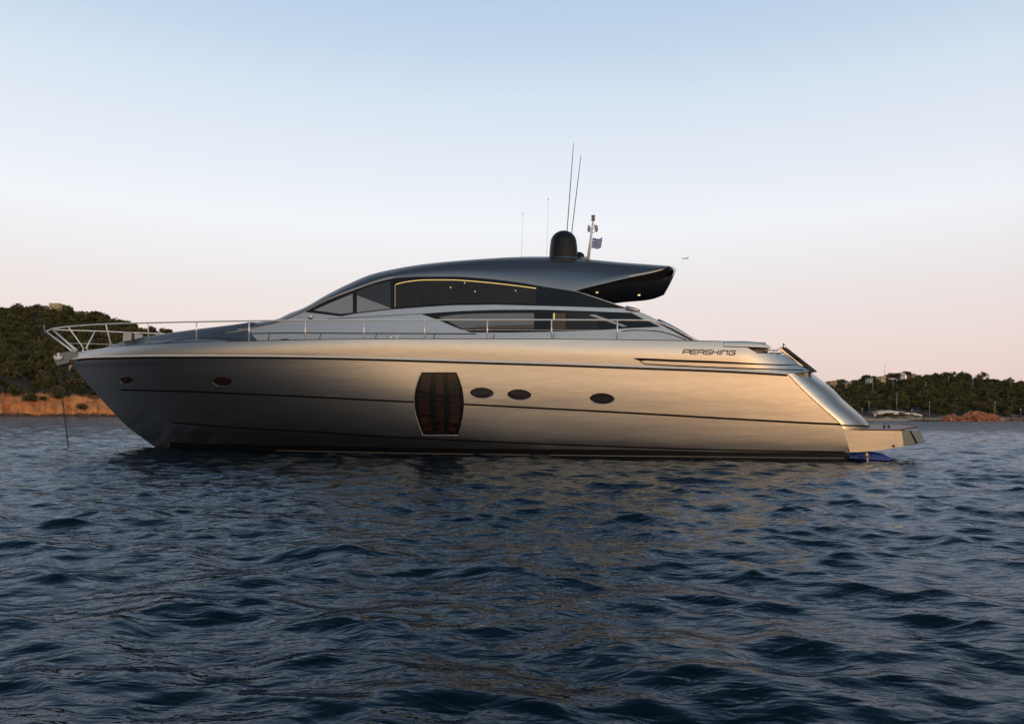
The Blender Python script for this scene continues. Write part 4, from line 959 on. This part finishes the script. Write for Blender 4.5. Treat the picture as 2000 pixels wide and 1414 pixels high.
# rocks
M_rock = mat('red_rock', (.66, .28, .14), .95, noise=(1.1, (.24, .085, .05), (1, 1, .6)), bump=(1.6, .7))
def rock(px0, px1, py0, py1, D, seed, label, m=M_rock):
    g_ = random.Random(seed); a = world(px0, py1, D); b_ = world(px1, py1, D); hgt = (py1-py0)/F*D
    e_ = MB(); n = int((px1-px0)/2.2)+3; c = (a+b_)/2
    for i in range(n):
        x = a.x+(b_.x-a.x)*(i+g_.uniform(.1, .9))/n-c.x; f = math.sin(max(min((x/((b_.x-a.x)/2)+1)/2, .98), .04)*math.pi)**.5; r_ = hgt*f*g_.uniform(.22, .70); rx = r_*g_.uniform(.6, 1.3)
        V = []; nt_, np_ = 7, 10
        for j in range(nt_+1):
            for k in range(np_):
                th = math.pi*j/nt_; ph = 2*math.pi*k/np_; q = 1+g_.uniform(-.34, .30); V.append((x+rx*q*math.sin(th)*math.cos(ph), g_.uniform(-.3, .3)+r_*q*math.sin(th)*math.sin(ph), r_*.55+r_*q*math.cos(th)))
        e_.add(V, [(j*np_+k, j*np_+(k+1) % np_, (j+1)*np_+(k+1) % np_, (j+1)*np_+k) for j in range(nt_) for k in range(np_)])
    o = e_.build('rock_outcrop', m, None, False); o.location = (c.x, D, max(a.z, 0)-.1); tag(o, label, 'rocks'); return o
rock(1838, 1874, 809, 822, 322, 1, 'low dark red rocks at the left end of the shore outcrop')
rock(1868, 1955, 803, 822, 325, 2, 'tall jagged orange red rock outcrop at the water edge')
rock(1955, 2030, 815, 823, 327, 3, 'flat pale rocks along the water right of the red outcrop', mat('pale_rock', (.26, .17, .12), .95, noise=(.6, (.15, .10, .08))))
rock(1770, 1842, 818, 822.5, 320, 4, 'thin line of brown rocks in front of the sand', mat('brown_rock', (.14, .09, .06), .95))
rock(-40, 70, 806, 812.5, 284, 5, 'dark brown boulders along the foot of the orange cliff left of the chain', mat('shore_rock', (.10, .065, .05), .95, noise=(.6, (.22, .12, .08))))
rock(70, 250, 807, 812.8, 285, 6, 'dark brown boulders along the foot of the orange cliff right of the chain', mat('shore_rock', (.10, .065, .05), .95, noise=(.6, (.22, .12, .08))))
# utility and lamp poles
M_pole = mat('pole_grey', (.30, .28, .27), .7); M_bulb = mat('lamp_globe', (.75, .73, .7), .4)
poles = [(1705, 748, 764, 'pole high on the slope beside the yacht stern'), (1744, 745, 758, 'thin pole below the yellow gabled house'), (1751.5, 767, 794, 'tall grey pole in the middle of the wooded slope'), (1808, 745, 758, 'pole below the two round pines right of the reddish house'), (1815.5, 784, 806, 'tall grey pole right of the beach pavilion'),
         (1853, 735, 743, 'short pole under the highest pine of the right ridge'), (1900, 740, 753, 'pole high on the slope below the broad pine'), (1943, 784, 804, 'tall pole behind the orange red rock outcrop'), (1697.5, 784, 793, 'short pole left of the beach pavilion'), (1975, 741, 753, 'pole on the ridge nearest the frame edge')]
for px, y0, y1, lb in poles:
    D = 330+110*(max(0, (806-y1))/60); D = min(D, 452)-4; p = world(px, y1, D); t_ = world(px, y0, D)
    e_ = empty('utility_pole', (p.x, D, p.z)); tag(e_, lb, 'pole', 'poles on the right hillside'); h = t_.z-p.z
    mb = MB(); mb.tube([(0, 0, -1.5), (0, 0, h)], [.17, .12], 7); mb.build('post', M_pole, e_)
    mb = MB(); mb.box((0, 0, h-.35), (.65, .06, .07)); mb.build('crossarm', M_pole, e_, False)
for px, y0, y1, lb in ((1728, 709, 735, 'tall thin radio mast on the right ridge'), (1972, 733, 750, 'shorter thin radio mast near the right frame edge')):
    p = world(px, y1, 455); h = world(px, y0, 455).z-p.z; e_ = empty('radio_mast', (p.x, 455, p.z)); tag(e_, lb, 'radio mast')
    mb = MB(); mb.tube([(0, 0, -1), (0, 0, h)], [.12, .05], 6); mb.build('mast_tube', M_pole, e_)
    mb = MB()
    for k in (.4, .7): mb.box((0, 0, h*k), (.25, .25, .05))
    mb.build('antenna_ring', M_pole, e_, False)
for px, py, D, lb in ((1684, 799, 338, 'round white lamp left of the beach pavilion'), (1781, 801, 338, 'round white lamp above the right end of the beach pavilion'), (1885, 801, 340, 'round white lamp above the orange red rocks'), (1940, 801, 340, 'round white lamp behind the right end of the red rocks'), (1993, 800, 340, 'round white lamp near the right frame edge'),
                      (18, 753, 300, 'white lamp above the cliff near the left frame edge'), (152, 760, 301, 'white lamp on the clifftop right of the anchor chain')):
    p = world(px, py, D); e_ = empty('lamp_post', (p.x, D, p.z-2.2)); tag(e_, lb, 'lamp post', 'white globe lamps along the shore path')
    mb = MB(); mb.tube([(0, 0, -.8), (0, 0, 2.0)], .06, 6); mb.build('post', M_pole, e_); mb = MB(); mb.lathe((0, 0, 2.2), [(.25*math.sin(a), -.3*math.cos(a)) for a in frange(.05, 3.1, 8)], 10); mb.build('globe', M_bulb, e_)

# ------------------------------------------------------------------ airliner low over the horizon
p = world(1338, 505, 2600); e_ = MB()
e_.tube([(-11, 0, .2), (-9.5, 0, 0), (8, 0, 0), (12, 0, .8)], [.4, 1.5, 1.5, .3], 12)
pl = empty('airplane', p); tag(pl, 'tiny airplane low in the pale sky right of the yacht hardtop', 'airplane')
M_plane = mat('aircraft_grey', (.55, .54, .55), .5)
e_.build('fuselage', M_plane, pl)
for s_ in (1, -1):
    mb = MB(); V = [(-2, 0, -.4), (3, 0, -.4), (6.5, s_*12, .8), (5, s_*12, .8)]; mb.add(V+[(a, b_, c-.25) for a, b_, c in V], [(0, 1, 2, 3), (7, 6, 5, 4), (0, 4, 5, 1), (1, 5, 6, 2), (2, 6, 7, 3), (3, 7, 4, 0)]); mb.build('wing', M_plane, pl, False)
mb = MB(); V = [(7.5, -.12, 1), (11.5, -.12, 1), (13, -.12, 5), (11.3, -.12, 5)]; mb.add(V+[(a, .12, c) for a, b_, c in V], [(0, 1, 2, 3), (7, 6, 5, 4), (0, 4, 5, 1), (1, 5, 6, 2), (2, 6, 7, 3), (3, 7, 4, 0)]); mb.build('tail_fin', M_plane, pl, False)
